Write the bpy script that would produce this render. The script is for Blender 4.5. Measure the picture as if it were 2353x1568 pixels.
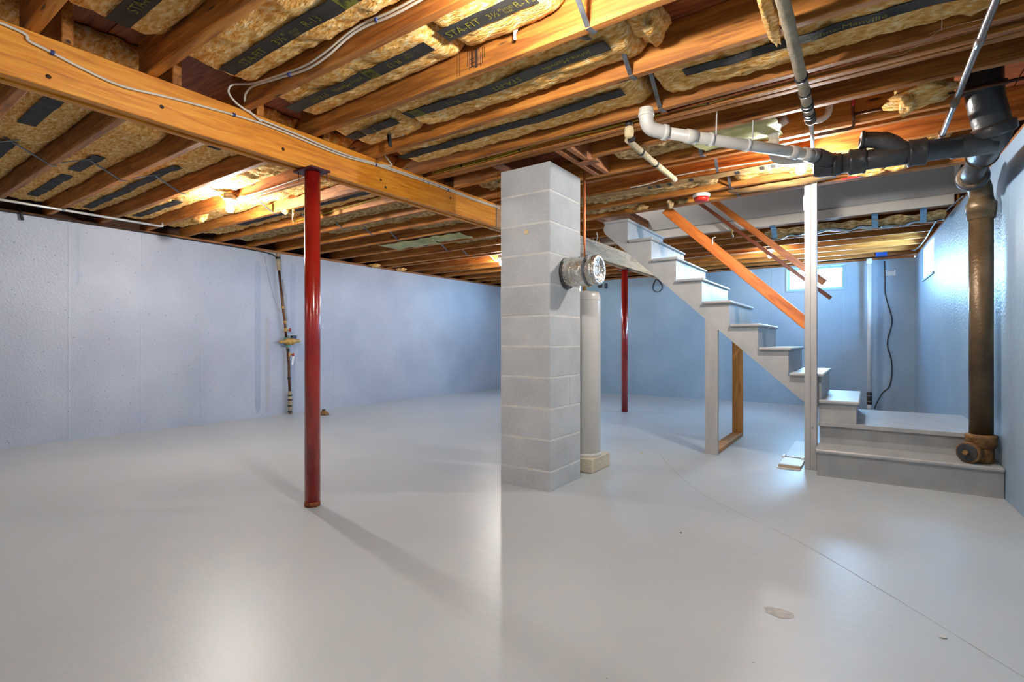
import bpy, bmesh, math, random
from mathutils import Vector, Matrix, noise

# ------------------------------------------------------------------ scene, camera, light
for o in list(bpy.data.objects):
    bpy.data.objects.remove(o, do_unlink=True)
SC = bpy.context.scene
COL = SC.collection
PI = math.pi

cam_d = bpy.data.cameras.new('camera')
cam_d.sensor_width = 36.0
cam_d.lens = 36.0 * 1176.0 / 2353.0
cam_d.shift_y = 3.4 / 2353.0
cam_d.clip_start = 0.02
cam = bpy.data.objects.new('camera', cam_d)
COL.objects.link(cam)
cam.location = (0, 0, 0.966)
cam.rotation_euler = (PI / 2, 0, math.radians(34.86))
SC.camera = cam

W = bpy.data.worlds.new('sky')
SC.world = W
W.use_nodes = True
bg = W.node_tree.nodes['Background']
bg.inputs['Color'].default_value = (0.36, 0.68, 1.0, 1)
bg.inputs['Strength'].default_value = 60.0

SC.cycles.max_bounces = 6
SC.cycles.diffuse_bounces = 3
SC.cycles.glossy_bounces = 2
SC.cycles.caustics_reflective = False
SC.cycles.caustics_refractive = False
VS = SC.view_settings
VS.view_transform = 'Standard'
VS.look = 'None'
VS.exposure = 1.26
VS.gamma = 1.0
VS.use_curve_mapping = False

BULB_STRENGTH = 700.0
BULB_COLOR = (1.0, 0.965, 0.915)

# ------------------------------------------------------------------ levels (metres)
ZJ, ZS = 2.19, 2.375            # joist bottoms, underside of the subfloor
XL, YF, YB = -6.46, 9.06, -2.6  # left wall, far wall, wall behind the camera
def xr(y): return 0.70 - 0.0336 * (y - 4.0)   # the right wall is a little out of square

# ------------------------------------------------------------------ materials
MATS = {}
def srgb(r, g, b):
    def f(c):
        c /= 255.0
        return c / 12.92 if c <= 0.04045 else ((c + 0.055) / 1.055) ** 2.4
    return (f(r), f(g), f(b))

def material(name, cols, scale=(1, 1, 1), nscale=4.0, detail=5.0, rough=0.6, metal=0.0, bump=0.0,
             bscale=None, bstretch=None, rand=0.0, spots=None, dist=0.0, spec=0.5, coat=0.0, rvar=0.0):
    m = bpy.data.materials.new(name)
    m.use_nodes = True
    nt = m.node_tree; N = nt.nodes; L = nt.links
    b = N['Principled BSDF']
    b.inputs['Roughness'].default_value = rough
    b.inputs['Metallic'].default_value = metal
    b.inputs['Specular IOR Level'].default_value = spec
    b.inputs['Coat Weight'].default_value = coat
    b.inputs['Coat Roughness'].default_value = 0.15
    tc = N.new('ShaderNodeTexCoord')
    mp = N.new('ShaderNodeMapping'); mp.inputs['Scale'].default_value = scale
    src = tc.outputs['Object']
    if rand:
        oi = N.new('ShaderNodeObjectInfo')
        va = N.new('ShaderNodeVectorMath'); va.operation = 'ADD'
        ml = N.new('ShaderNodeMath'); ml.operation = 'MULTIPLY'; ml.inputs[1].default_value = 37.0
        L.new(oi.outputs['Random'], ml.inputs[0])
        L.new(src, va.inputs[0]); L.new(ml.outputs[0], va.inputs[1])
        src = va.outputs[0]
    L.new(src, mp.inputs['Vector'])
    nz = N.new('ShaderNodeTexNoise')
    nz.inputs['Scale'].default_value = nscale
    nz.inputs['Detail'].default_value = min(detail, 4.0)
    nz.inputs['Distortion'].default_value = dist
    L.new(mp.outputs[0], nz.inputs['Vector'])
    rp = N.new('ShaderNodeValToRGB')
    el = rp.color_ramp.elements
    n = len(cols)
    while len(el) < n: el.new(0.5)
    for i, c in enumerate(cols):
        if len(c) == 2: p, c = c
        else: p = 0.3 + 0.4 * i / max(1, n - 1)
        el[i].position = p
        el[i].color = (*c, 1)
    L.new(nz.outputs['Fac'], rp.inputs['Fac'])
    out = rp.outputs['Color']
    if spots:                                  # (colour, scale, size): pits, flecks, knots
        for (sc, ss, sz, sst) in spots:
            m2 = N.new('ShaderNodeMapping'); m2.inputs['Scale'].default_value = sst
            L.new(src, m2.inputs['Vector'])
            vo = N.new('ShaderNodeTexVoronoi'); vo.inputs['Scale'].default_value = ss
            L.new(m2.outputs[0], vo.inputs['Vector'])
            r2 = N.new('ShaderNodeValToRGB')
            r2.color_ramp.elements[0].position = sz * 0.5; r2.color_ramp.elements[0].color = (1, 1, 1, 1)
            r2.color_ramp.elements[1].position = sz; r2.color_ramp.elements[1].color = (0, 0, 0, 1)
            L.new(vo.outputs['Distance'], r2.inputs['Fac'])
            mx = N.new('ShaderNodeMixRGB'); mx.inputs['Color2'].default_value = (*sc, 1)
            L.new(r2.outputs['Color'], mx.inputs['Fac']); L.new(out, mx.inputs['Color1'])
            out = mx.outputs['Color']
    if rand:
        hs = N.new('ShaderNodeHueSaturation')
        mr = N.new('ShaderNodeMapRange')
        mr.inputs['To Min'].default_value = 1.0 - rand; mr.inputs['To Max'].default_value = 1.0 + rand
        L.new(oi.outputs['Random'], mr.inputs['Value']); L.new(mr.outputs[0], hs.inputs['Value'])
        L.new(out, hs.inputs['Color']); out = hs.outputs['Color']
    L.new(out, b.inputs['Base Color'])
    if rvar:
        mr = N.new('ShaderNodeMapRange')
        mr.inputs['To Min'].default_value = max(0.02, rough - rvar); mr.inputs['To Max'].default_value = rough + rvar
        L.new(nz.outputs['Fac'], mr.inputs['Value']); L.new(mr.outputs[0], b.inputs['Roughness'])
    if bump:
        m3 = N.new('ShaderNodeMapping'); m3.inputs['Scale'].default_value = bstretch or scale
        L.new(src, m3.inputs['Vector'])
        n2 = N.new('ShaderNodeTexNoise'); n2.inputs['Scale'].default_value = bscale or nscale
        n2.inputs['Detail'].default_value = 3
        L.new(m3.outputs[0], n2.inputs['Vector'])
        bp = N.new('ShaderNodeBump'); bp.inputs['Strength'].default_value = bump; bp.inputs['Distance'].default_value = 0.02
        L.new(n2.outputs['Fac'], bp.inputs['Height']); L.new(bp.outputs[0], b.inputs['Normal'])
        m['bump'] = bp.name
    MATS[name] = m
    return m

wood_s = (1.2, 14, 14)
material('joist_wood', [srgb(126, 72, 24), srgb(172, 106, 38), srgb(200, 134, 58)], wood_s, 2.2, 6, 0.62, rand=0.22,
         bump=0.12, bscale=6, spots=[((0.05, 0.018, 0.006), 1.0, 0.10, (2.0, 9, 9))], dist=1.2)
material('beam_wood', [srgb(196, 114, 22), srgb(226, 144, 34), srgb(240, 166, 54)], (14, 1.2, 14), 2.0, 6, 0.5, bump=0.10, bscale=5,
         spots=[((0.12, 0.04, 0.01), 1.0, 0.09, (9, 1.7, 9))], dist=1.6, rand=0.05)
material('pale_beam_wood', [srgb(176, 130, 88), srgb(206, 158, 112), srgb(220, 178, 134)], (14, 1.2, 14), 2.0, 6, 0.6, bump=0.1, bscale=5,
         spots=[((0.16, 0.09, 0.05), 1.0, 0.08, (9, 2.5, 9))], dist=1.2)
material('block_wood', [srgb(140, 84, 46), srgb(178, 116, 68)], (10, 10, 2), 2, 5, 0.65, rand=0.15, bump=0.1, bscale=6)
material('stud_wood', [srgb(150, 96, 40), srgb(190, 130, 62), srgb(206, 150, 82)], (14, 14, 1.2), 2.0, 6, 0.6, bump=0.1,
         spots=[((0.12, 0.05, 0.02), 1.0, 0.09, (8, 8, 2))], dist=1.0)
material('rail_wood', [srgb(168, 84, 28), srgb(204, 112, 44), srgb(216, 128, 54)], (2.5, 20, 20), 1.5, 6, 0.35, bump=0.04, dist=1.0)
material('dark_rail_wood', [srgb(112, 52, 26), srgb(140, 70, 38)], (2.5, 20, 20), 1.5, 6, 0.4, bump=0.04)
material('plywood', [srgb(104, 50, 24), srgb(138, 72, 36), srgb(160, 92, 50)], (0.8, 7, 7), 2.6, 6, 0.65, rand=0.12, bump=0.08, dist=3.0)
material('sill_wood', [srgb(120, 70, 34), srgb(170, 112, 62)], (14, 1.5, 14), 2, 6, 0.7, bump=0.2)
material('dark_wood', [srgb(58, 34, 20), srgb(86, 52, 32)], (14, 1.5, 14), 2, 5, 0.8)
material('batt', [(0.30, srgb(206, 138, 58)), (0.45, srgb(230, 172, 92)), (0.55, srgb(241, 196, 124)), (0.68, srgb(250, 224, 172))],
         (9, 22, 22), 2.6, 9, 0.95, bump=0.7, bscale=4.5, bstretch=(9, 30, 30), spec=0.1, rand=0.06, dist=0.25)
material('old_batt', [(0.32, srgb(120, 96, 62)), (0.5, srgb(176, 142, 92)), (0.66, srgb(206, 180, 134))],
         (9, 12, 12), 2.4, 8, 0.95, bump=0.9, bscale=3.5, bstretch=(9, 16, 16), spec=0.1, rand=0.1)
material('strip', [srgb(40, 38, 36), srgb(56, 53, 50)], (3, 8, 8), 3, 4, 0.7, bump=0.15, spec=0.3)
material('print', [srgb(112, 106, 38), srgb(130, 122, 48)], (1, 1, 1), 20, 3, 0.7, spec=0.2)
material('patch_print', [srgb(92, 90, 34), srgb(108, 104, 44)], (1, 1, 1), 12, 3, 0.7, spec=0.2)
material('kraft', [srgb(136, 100, 58), srgb(168, 132, 84)], (3, 10, 10), 3, 5, 0.8, bump=0.2)
material('green_sheet', [srgb(150, 150, 92), srgb(176, 172, 116), srgb(192, 186, 136)], (3, 3, 3), 3, 5, 0.7, bump=0.4, bscale=6)
material('cmu', [srgb(186, 189, 191), srgb(198, 201, 203), srgb(210, 212, 213)], (1, 1, 1), 3.0, 6, 0.92, rand=0.05, bump=0.4, bscale=260,
         spots=[(srgb(160, 163, 165), 130, 0.26, (1, 1, 1)), (srgb(212, 214, 214), 60, 0.22, (1, 1, 1))], spec=0.2)
material('mortar', [srgb(206, 205, 200), srgb(224, 222, 217)], (1, 1, 1), 8, 5, 0.95, bump=0.4, bscale=60, spec=0.2)
material('cap_block', [srgb(196, 184, 160), srgb(222, 212, 190)], (1, 1, 1), 9, 6, 0.9, bump=0.5, bscale=60, spec=0.2)
material('stair_paint', [srgb(163, 163, 162), srgb(171, 171, 170), srgb(179, 179, 177)], (2, 2, 2), 4, 4, 0.42, bump=0.05, bscale=30)
material('post_paint', [srgb(166, 163, 161), srgb(180, 177, 174)], (6, 6, 1), 3, 4, 0.45, bump=0.08, bscale=12,
         spots=[(srgb(120, 112, 106), 6, 0.10, (3, 3, 1))])
material('apron_paint', [srgb(176, 174, 172), srgb(186, 184, 182)], (1, 1, 1), 2, 3, 0.5, bump=0.03, bscale=30)
material('trim_paint', [srgb(206, 196, 184), srgb(214, 205, 194)], (1, 1, 1), 2, 3, 0.45)
material('red_paint', [srgb(126, 20, 15), srgb(156, 28, 20), srgb(168, 34, 24)], (4, 4, 1.2), 3, 5, 0.24, bump=0.05, bscale=30, coat=0.5,
         spots=[(srgb(150, 92, 70), 14, 0.05, (1, 1, 1))])
material('rust', [srgb(110, 48, 22), srgb(156, 84, 36)], (1, 1, 1), 40, 5, 0.8, bump=0.4, bscale=60)
material('maroon_steel', [srgb(62, 20, 28), srgb(84, 30, 36)], (1, 1, 1), 12, 4, 0.45)
material('steel_strap', [srgb(96, 98, 104), srgb(142, 146, 152)], (4, 4, 4), 4, 4, 0.42, metal=0.75)
material('conduit', [srgb(186, 182, 176), srgb(208, 204, 198)], (3, 3, 3), 4, 3, 0.35, metal=0.5)
material('cast_black', [srgb(38, 37, 38), srgb(54, 53, 54), srgb(70, 68, 68)], (1, 1, 1), 7, 5, 0.38, bump=0.15, bscale=60, spec=0.55)
material('cast_bronze', [srgb(70, 54, 36), srgb(92, 73, 49), srgb(110, 90, 64)], (1, 1, 1), 6, 5, 0.38, metal=0.35, bump=0.2, bscale=70,
         spots=[(srgb(186, 160, 116), 9, 0.05, (1, 1, 1))])
material('cast_rust', [srgb(66, 42, 22), srgb(122, 82, 40), srgb(150, 110, 62)], (1, 1, 1), 16, 6, 0.65, bump=0.5, bscale=40)
material('oakum', [srgb(58, 46, 34), srgb(112, 88, 60)], (1, 1, 1), 24, 5, 0.75, bump=0.5, bscale=60)
material('pvc', [srgb(214, 208, 196), srgb(226, 221, 211)], (1, 1, 1), 4, 3, 0.32)
material('pvc_white', [srgb(210, 214, 216), srgb(224, 227, 228)], (1, 1, 1), 4, 3, 0.35)
material('copper', [srgb(150, 84, 50), srgb(190, 116, 72)], (5, 5, 5), 4, 4, 0.32, metal=0.85)
material('dull_copper', [srgb(88, 58, 40), srgb(124, 84, 58)], (5, 5, 5), 4, 4, 0.45, metal=0.7)
material('brass', [srgb(168, 128, 62), srgb(214, 176, 104)], (1, 1, 1), 30, 4, 0.5, metal=0.3)
material('grey_pipe', [srgb(120, 106, 98), srgb(152, 138, 130)], (8, 2, 8), 3, 4, 0.3, metal=0.8)
material('wrap', [srgb(168, 148, 112), srgb(196, 178, 140), srgb(210, 196, 166)], (6, 6, 6), 4, 6, 0.8, bump=0.5, bscale=20)
material('pale_wrap', [srgb(160, 142, 114), srgb(186, 170, 142)], (6, 6, 6), 4, 6, 0.75, bump=0.5, bscale=20)
material('black_tape', [srgb(34, 33, 32), srgb(50, 48, 46)], (1, 1, 1), 8, 3, 0.5)
material('blue_tape', [srgb(20, 84, 190), srgb(34, 104, 214)], (1, 1, 1), 8, 3, 0.5)
material('pale_blue_tape', [srgb(92, 140, 180), srgb(130, 172, 204)], (1, 1, 1), 30, 3, 0.4)
material('cable_white', [srgb(206, 196, 180), srgb(220, 212, 198)], (1, 1, 1), 6, 3, 0.5)
material('cable_yellow', [srgb(156, 132, 20), srgb(178, 152, 34)], (1, 1, 1), 6, 3, 0.5)
material('cable_black', [srgb(24, 24, 26), srgb(38, 38, 40)], (1, 1, 1), 6, 3, 0.5)
material('cable_grey', [srgb(120, 124, 128), srgb(150, 153, 156)], (1, 1, 1), 6, 3, 0.5)
material('clip_blue', [srgb(30, 46, 104), srgb(44, 62, 130)], (1, 1, 1), 6, 3, 0.4)
material('red_plastic', [srgb(178, 30, 24), srgb(206, 48, 36)], (1, 1, 1), 6, 3, 0.4)
material('white_plastic', [srgb(224, 222, 218), srgb(234, 232, 229)], (1, 1, 1), 6, 3, 0.4)
material('navy_plastic', [srgb(30, 40, 66), srgb(44, 54, 84)], (1, 1, 1), 6, 3, 0.4)
material('teal_metal', [srgb(64, 132, 122), srgb(96, 160, 148)], (1, 1, 1), 20, 3, 0.5)
material('tank', [srgb(206, 202, 194), srgb(214, 210, 203)], (1, 1, 1), 2, 3, 0.3, coat=0.3)
material('foil', [srgb(190, 180, 160), srgb(214, 208, 196), srgb(228, 226, 222)], (5, 5, 5), 4, 5, 0.22, metal=0.95, bump=0.45, bscale=14)
material('porcelain', [srgb(222, 218, 208), srgb(230, 227, 219)], (1, 1, 1), 5, 3, 0.3)
material('box_steel', [srgb(120, 120, 120), srgb(150, 150, 150)], (1, 1, 1), 10, 3, 0.45, metal=0.7)
material('heater_white', [srgb(222, 220, 220), srgb(232, 231, 231)], (1, 1, 1), 5, 3, 0.4)
material('heater_beige', [srgb(178, 158, 132), srgb(196, 178, 152)], (1, 1, 1), 5, 3, 0.5)
material('poly_sheet', [srgb(150, 160, 158), srgb(186, 192, 188), srgb(208, 212, 206)], (4, 4, 4), 5, 6, 0.3, bump=0.7, bscale=12)
material('window_frame', [srgb(140, 168, 190), srgb(154, 180, 200)], (1, 1, 1), 5, 3, 0.5)
material('paper', [srgb(224, 226, 228), srgb(232, 233, 234)], (1, 1, 1), 5, 3, 0.7)
material('ink', [srgb(70, 84, 96), srgb(84, 98, 110)], (1, 1, 1), 5, 3, 0.7)
material('stamp_ink', [srgb(40, 22, 12), srgb(56, 32, 18)], (1, 1, 1), 30, 3, 0.8)
material('thread', [srgb(176, 156, 132), srgb(190, 172, 148)], (1, 1, 1), 5, 3, 0.7)
material('foam', [srgb(222, 196, 140), srgb(240, 222, 178)], (1, 1, 1), 9, 5, 0.8, bump=0.4, bscale=30)
material('debris', [srgb(120, 104, 84), srgb(150, 130, 104)], (1, 1, 1), 30, 5, 0.8)
material('chip', [srgb(206, 202, 194), srgb(220, 216, 208)], (1, 1, 1), 5, 3, 0.7)
M = lambda n: MATS[n]

def glass_material():
    m = bpy.data.materials.new('window_glass'); m.use_nodes = True
    nt = m.node_tree; N = nt.nodes; L = nt.links
    N.remove(N['Principled BSDF'])
    t = N.new('ShaderNodeBsdfTransparent'); t.inputs['Color'].default_value = (0.93, 0.97, 1, 1)
    g = N.new('ShaderNodeBsdfGlossy'); g.inputs['Roughness'].default_value = 0.05
    x = N.new('ShaderNodeMixShader'); x.inputs[0].default_value = 0.07
    L.new(t.outputs[0], x.inputs[1]); L.new(g.outputs[0], x.inputs[2])
    L.new(x.outputs[0], N['Material Output'].inputs['Surface'])
    MATS['window_glass'] = m
glass_material()

def bulb_material(name, k):
    m = bpy.data.materials.new(name); m.use_nodes = True
    nt = m.node_tree; N = nt.nodes
    b = N['Principled BSDF']
    b.inputs['Base Color'].default_value = (0.9, 0.9, 0.9, 1)
    b.inputs['Emission Color'].default_value = (*BULB_COLOR, 1)
    b.inputs['Emission Strength'].default_value = BULB_STRENGTH * k
    MATS[name] = m
bulb_material('lit_bulb', 1.0)
bulb_material('strong_bulb', 1.35)
bulb_material('weak_bulb', 0.42)
bulb_material('dim_bulb', 0.22)

def concrete_paint(name, cols, seam_axis, rough, seam=0.61, off=0.0, pit=(90, 108, 140), warm=None):
    """painted poured concrete: fine pores, bug holes, vertical form-board seams"""
    m = material(name, cols, (1, 1, 1), 1.3, 6, rough, bump=0.25, bscale=55, spec=0.4,
                 spots=[(srgb(*pit), 16, 0.09, (1, 1, 1)), (srgb(*pit), 40, 0.10, (1, 1, 1))])
    nt = m.node_tree; N = nt.nodes; L = nt.links
    bp = N[m['bump']]
    tc = N.new('ShaderNodeTexCoord'); sp = N.new('ShaderNodeSeparateXYZ')
    L.new(tc.outputs['Object'], sp.inputs[0])
    nz = N.new('ShaderNodeTexNoise'); nz.inputs['Scale'].default_value = 3.0; nz.inputs['Detail'].default_value = 6
    L.new(tc.outputs['Object'], nz.inputs['Vector'])
    a = N.new('ShaderNodeMath'); a.operation = 'ADD'; a.inputs[1].default_value = 100.0 * seam + off
    L.new(sp.outputs[seam_axis], a.inputs[0])
    d = N.new('ShaderNodeMath'); d.operation = 'MULTIPLY_ADD'
    d.inputs[1].default_value = 0.02
    L.new(nz.outputs['Fac'], d.inputs[0]); L.new(a.outputs[0], d.inputs[2])
    md = N.new('ShaderNodeMath'); md.operation = 'PINGPONG'; md.inputs[1].default_value = seam / 2
    L.new(d.outputs[0], md.inputs[0])
    mr = N.new('ShaderNodeMapRange'); mr.inputs['From Min'].default_value = 0.0; mr.inputs['From Max'].default_value = 0.012
    mr.inputs['To Min'].default_value = 0.7; mr.inputs['To Max'].default_value = 0.0
    L.new(md.outputs[0], mr.inputs['Value'])
    ad = N.new('ShaderNodeMath'); ad.operation = 'ADD'
    old = bp.inputs['Height'].links[0].from_socket
    L.new(old, ad.inputs[0]); L.new(mr.outputs[0], ad.inputs[1]); L.new(ad.outputs[0], bp.inputs['Height'])
    return m
concrete_paint('wall_paint', [srgb(164, 170, 186), srgb(173, 179, 194), srgb(182, 188, 201)], 1, 0.42, 0.61, 0.18)
concrete_paint('wall_paint_far_daylit', [srgb(138, 165, 189), srgb(148, 174, 197), srgb(159, 183, 205)], 0, 0.42, 0.95, 0.3)  # blue of the daylight is mixed into this copy of the wall colour
concrete_paint('wall_paint_right_daylit', [srgb(138, 165, 190), srgb(148, 173, 196), srgb(158, 181, 202)], 1, 0.36, 0.61, 0.05)  # bluer than the left wall: daylight tint put into the colour
material('floor_paint', [srgb(177, 183, 187), srgb(186, 192, 196), srgb(193, 199, 202)], (1, 1, 1), 0.7, 6, 0.36, bump=0.05, bscale=30,
         spots=[(srgb(120, 118, 114), 5.5, 0.02, (1, 1, 1)), (srgb(206, 204, 200), 3.7, 0.022, (1, 1, 1))], rvar=0.05, spec=0.5)

# ------------------------------------------------------------------ mesh building
class MB:
    def __init__(s): s.v = []; s.f = []; s.sm = []
    def add(s, vs, fs, smooth=False):
        n = len(s.v); s.v += [tuple(v) for v in vs]
        s.f += [tuple(i + n for i in f) for f in fs]; s.sm += [smooth] * len(fs)
        return s
    def box(s, a, b):
        (x0, y0, z0), (x1, y1, z1) = a, b
        return s.add([(x0, y0, z0), (x1, y0, z0), (x1, y1, z0), (x0, y1, z0), (x0, y0, z1), (x1, y0, z1), (x1, y1, z1), (x0, y1, z1)],
                     [(0, 3, 2, 1), (4, 5, 6, 7), (0, 1, 5, 4), (1, 2, 6, 5), (2, 3, 7, 6), (3, 0, 4, 7)])
    def rbox(s, a, b, c=0.003):
        """box with chamfered edges"""
        bm = bmesh.new()
        bmesh.ops.create_cube(bm, size=1)
        for v in bm.verts:
            v.co = Vector([(a[i] + b[i]) / 2 + v.co[i] * (b[i] - a[i]) for i in range(3)])
        bmesh.ops.bevel(bm, geom=list(bm.edges), offset=c, segments=1, affect='EDGES')
        bm.verts.index_update()
        s.add([v.co[:] for v in bm.verts], [[v.index for v in f.verts] for f in bm.faces]); bm.free()
        return s
    def bar(s, p, q, w, t, up=(0, 0, 1)):
        """rectangular bar from p to q, w across, t along 'up'"""
        p = Vector(p); q = Vector(q); d = (q - p).normalized(); u = Vector(up)
        sd = d.cross(u).normalized(); u = sd.cross(d).normalized()
        vs = []
        for c in (p, q):
            for i, j in ((-1, -1), (1, -1), (1, 1), (-1, 1)):
                vs.append(c + sd * w / 2 * i + u * t / 2 * j)
        return s.add(vs, [(0, 1, 2, 3), (7, 6, 5, 4), (0, 4, 5, 1), (1, 5, 6, 2), (2, 6, 7, 3), (3, 7, 4, 0)])
    def tube(s, pts, r, seg=10, caps=True):
        pts = [Vector(p) for p in pts]; n = len(pts)
        rs = r if isinstance(r, (list, tuple)) else [r] * n
        t0 = (pts[1] - pts[0]).normalized()
        ref = Vector((0, 0, 1)) if abs(t0.z) < 0.9 else Vector((1, 0, 0))
        nn = t0.cross(ref).normalized(); vs = []
        for i in range(n):
            t = (pts[min(i + 1, n - 1)] - pts[max(i - 1, 0)])
            if t.length < 1e-9: t = t0.copy()
            t.normalize()
            nn = (nn - t * nn.dot(t)).normalized(); bb = t.cross(nn)
            for k in range(seg):
                a = 2 * PI * k / seg
                vs.append(pts[i] + (nn * math.cos(a) + bb * math.sin(a)) * rs[i])
        fs = []
        for i in range(n - 1):
            for k in range(seg):
                k2 = (k + 1) % seg
                fs.append((i * seg + k, i * seg + k2, (i + 1) * seg + k2, (i + 1) * seg + k))
        s.add(vs, fs, True)
        if caps:
            b = len(s.v) - len(vs)
            s.f += [tuple(b + k for k in range(seg))[::-1], tuple(b + (n - 1) * seg + k for k in range(seg))]; s.sm += [False, False]
        return s
    def lathe(s, prof, o, axis=(0, 0, 1), seg=24):
        """prof: (radius, along) pairs swept round 'axis' at o"""
        ax = Vector(axis).normalized(); o = Vector(o)
        ref = Vector((0, 0, 1)) if abs(ax.z) < 0.9 else Vector((1, 0, 0))
        n1 = ax.cross(ref).normalized(); n2 = ax.cross(n1)
        vs = []; m = len(prof)
        for r, h in prof:
            for k in range(seg):
                a = 2 * PI * k / seg
                vs.append(o + ax * h + (n1 * math.cos(a) + n2 * math.sin(a)) * max(r, 1e-4))
        fs = [(i * seg + k, i * seg + (k + 1) % seg, (i + 1) * seg + (k + 1) % seg, (i + 1) * seg + k) for i in range(m - 1) for k in range(seg)]
        s.add(vs, fs, True); b = len(s.v) - len(vs)
        s.f += [tuple(b + k for k in range(seg))[::-1], tuple(b + (m - 1) * seg + k for k in range(seg))]; s.sm += [False, False]
        return s
    def prism(s, poly, y0, y1):
        """polygon in x-z pushed along y"""
        n = len(poly)
        vs = [(x, y0, z) for x, z in poly] + [(x, y1, z) for x, z in poly]
        return s.add(vs, [tuple(range(n)), tuple(range(2 * n - 1, n - 1, -1))] + [(i, i + n, (i + 1) % n + n, (i + 1) % n) for i in range(n)])
    def flat(s, poly, z0, z1):
        """polygon in x-y pushed along z"""
        n = len(poly)
        vs = [(x, y, z0) for x, y in poly] + [(x, y, z1) for x, y in poly]
        return s.add(vs, [tuple(range(n))[::-1], tuple(range(n, 2 * n))] + [(i, (i + 1) % n, (i + 1) % n + n, i + n) for i in range(n)])
    def grid(s, fn, nu, nv, smooth=True):
        vs = [fn(i / nu, j / nv) for i in range(nu + 1) for j in range(nv + 1)]
        w = nv + 1
        return s.add(vs, [(i * w + j, (i + 1) * w + j, (i + 1) * w + j + 1, i * w + j + 1) for i in range(nu) for j in range(nv)], smooth)
    def mesh(s, name):
        me = bpy.data.meshes.new(name)
        me.from_pydata(s.v, [], s.f)
        me.polygons.foreach_set('use_smooth', s.sm)
        me.update()
        bm = bmesh.new(); bm.from_mesh(me); bmesh.ops.recalc_face_normals(bm, faces=bm.faces); bm.to_mesh(me); bm.free()
        return me

def obj(name, mb, mat, parent=None, me=None):
    if me is None: me = mb.mesh(name)
    if mat is not None and not me.materials: me.materials.append(M(mat))
    o = bpy.data.objects.new(name, me)
    COL.objects.link(o)
    if parent is not None: attach(o, parent)
    return o
def world_loc(o):
    p = Vector(o.location); q = o.parent
    while q is not None: p = p + Vector(q.location) if q.parent is None else p; q = q.parent
    return p
def attach(o, parent):
    """children keep the world coordinates their mesh was built in"""
    o.parent = parent
    root = parent
    while root.parent is not None: root = root.parent
    if parent is root: o.matrix_parent_inverse = Matrix.Translation(-Vector(root.location))
def thing(name, loc, label, cat, group=None):
    o = bpy.data.objects.new(name, None); COL.objects.link(o)
    o.location = loc; o.empty_display_size = 0.1
    return tag(o, label, cat, group)
def tag(o, label, cat, group=None):
    o['label'] = label; o['category'] = cat
    if group: o['group'] = group
    return o
def struct(o):
    o['kind'] = 'structure'; return o
def part(name, parent, mat, mb): return obj(name, mb, mat, parent)
def arc(c, a, b, n=8):
    """quarter turn about c from vector a to vector b"""
    c = Vector(c); a = Vector(a); b = Vector(b)
    return [c + a * math.cos(t * PI / 2 / n) + b * math.sin(t * PI / 2 / n) for t in range(n + 1)]
def spline(pts, n=8):
    P = [Vector(p) for p in pts]; out = []
    for i in range(len(P) - 1):
        p0 = P[max(i - 1, 0)]; p1 = P[i]; p2 = P[i + 1]; p3 = P[min(i + 2, len(P) - 1)]
        for k in range(n):
            t = k / n
            out.append(0.5 * ((2 * p1) + (p2 - p0) * t + (2 * p0 - 5 * p1 + 4 * p2 - p3) * t * t + (3 * p1 - p0 - 3 * p2 + p3) * t ** 3))
    return out + [P[-1]]
def text_mesh(s, size):
    cu = bpy.data.curves.new('lettering', 'FONT'); cu.body = s; cu.size = size; cu.resolution_u = 2
    cu.align_x = 'LEFT'
    o = bpy.data.objects.new('lettering', cu); COL.objects.link(o)
    dg = bpy.context.evaluated_depsgraph_get(); dg.update()
    me = bpy.data.meshes.new_from_object(o.evaluated_get(dg))
    bpy.data.objects.remove(o, do_unlink=True)
    return me

# ------------------------------------------------------------------ the room shell
fl = struct(obj('floor', MB().flat([(XL - .1, YB - .1), (xr(YB) + .1, YB - .1), (xr(YF) + .1, YF + .1), (XL - .1, YF + .1)], -0.12, 0.0), 'floor_paint'))

struct(obj('wall_left', MB().box((XL - 0.2, YB - .2, -0.1), (XL, YF + .2, ZJ - 0.035)), 'wall_paint'))
struct(obj('wall_front', MB().box((XL - .01, YB - .2, -0.1), (xr(YB) + .2, YB, ZJ)), 'wall_paint_far_daylit'))

# far wall with two window openings (the second, unseen behind the chimney, is added for its daylight)
WIN = [(-1.05, -0.29), (-5.15, -4.65)]
WZ0, WZ1 = 1.77, 2.125
fw = MB()
xs = [XL - .01, WIN[1][0], WIN[1][1], WIN[0][0], WIN[0][1], xr(YF) + .2]
for i in range(5):
    if i in (1, 3):
        fw.box((xs[i], YF, -.1), (xs[i + 1], YF + .2, WZ0)); fw.box((xs[i], YF, WZ1), (xs[i + 1], YF + .2, ZJ - 0.035))
    else: fw.box((xs[i], YF, -.1), (xs[i + 1], YF + .2, ZJ - 0.035))
struct(obj('wall_far', fw, 'wall_paint_far_daylit'))
# right wall, slightly skewed, with a window high up by the far corner
RW = (7.27, 8.13, 1.748, 2.125)
rw = MB()
def rseg(y0, y1, z0, z1): rw.flat([(xr(y0), y0), (xr(y0) + .2, y0), (xr(y1) + .2, y1), (xr(y1), y1)], z0, z1)
rseg(YB - .2, RW[0], -.1, ZJ - 0.035); rseg(RW[1], YF + .0, -.1, ZJ - 0.035); rseg(RW[0], RW[1], -.1, RW[2]); rseg(RW[0], RW[1], RW[3], ZJ - 0.035)
struct(obj('wall_right', rw, 'wall_paint_right_daylit'))

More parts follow.
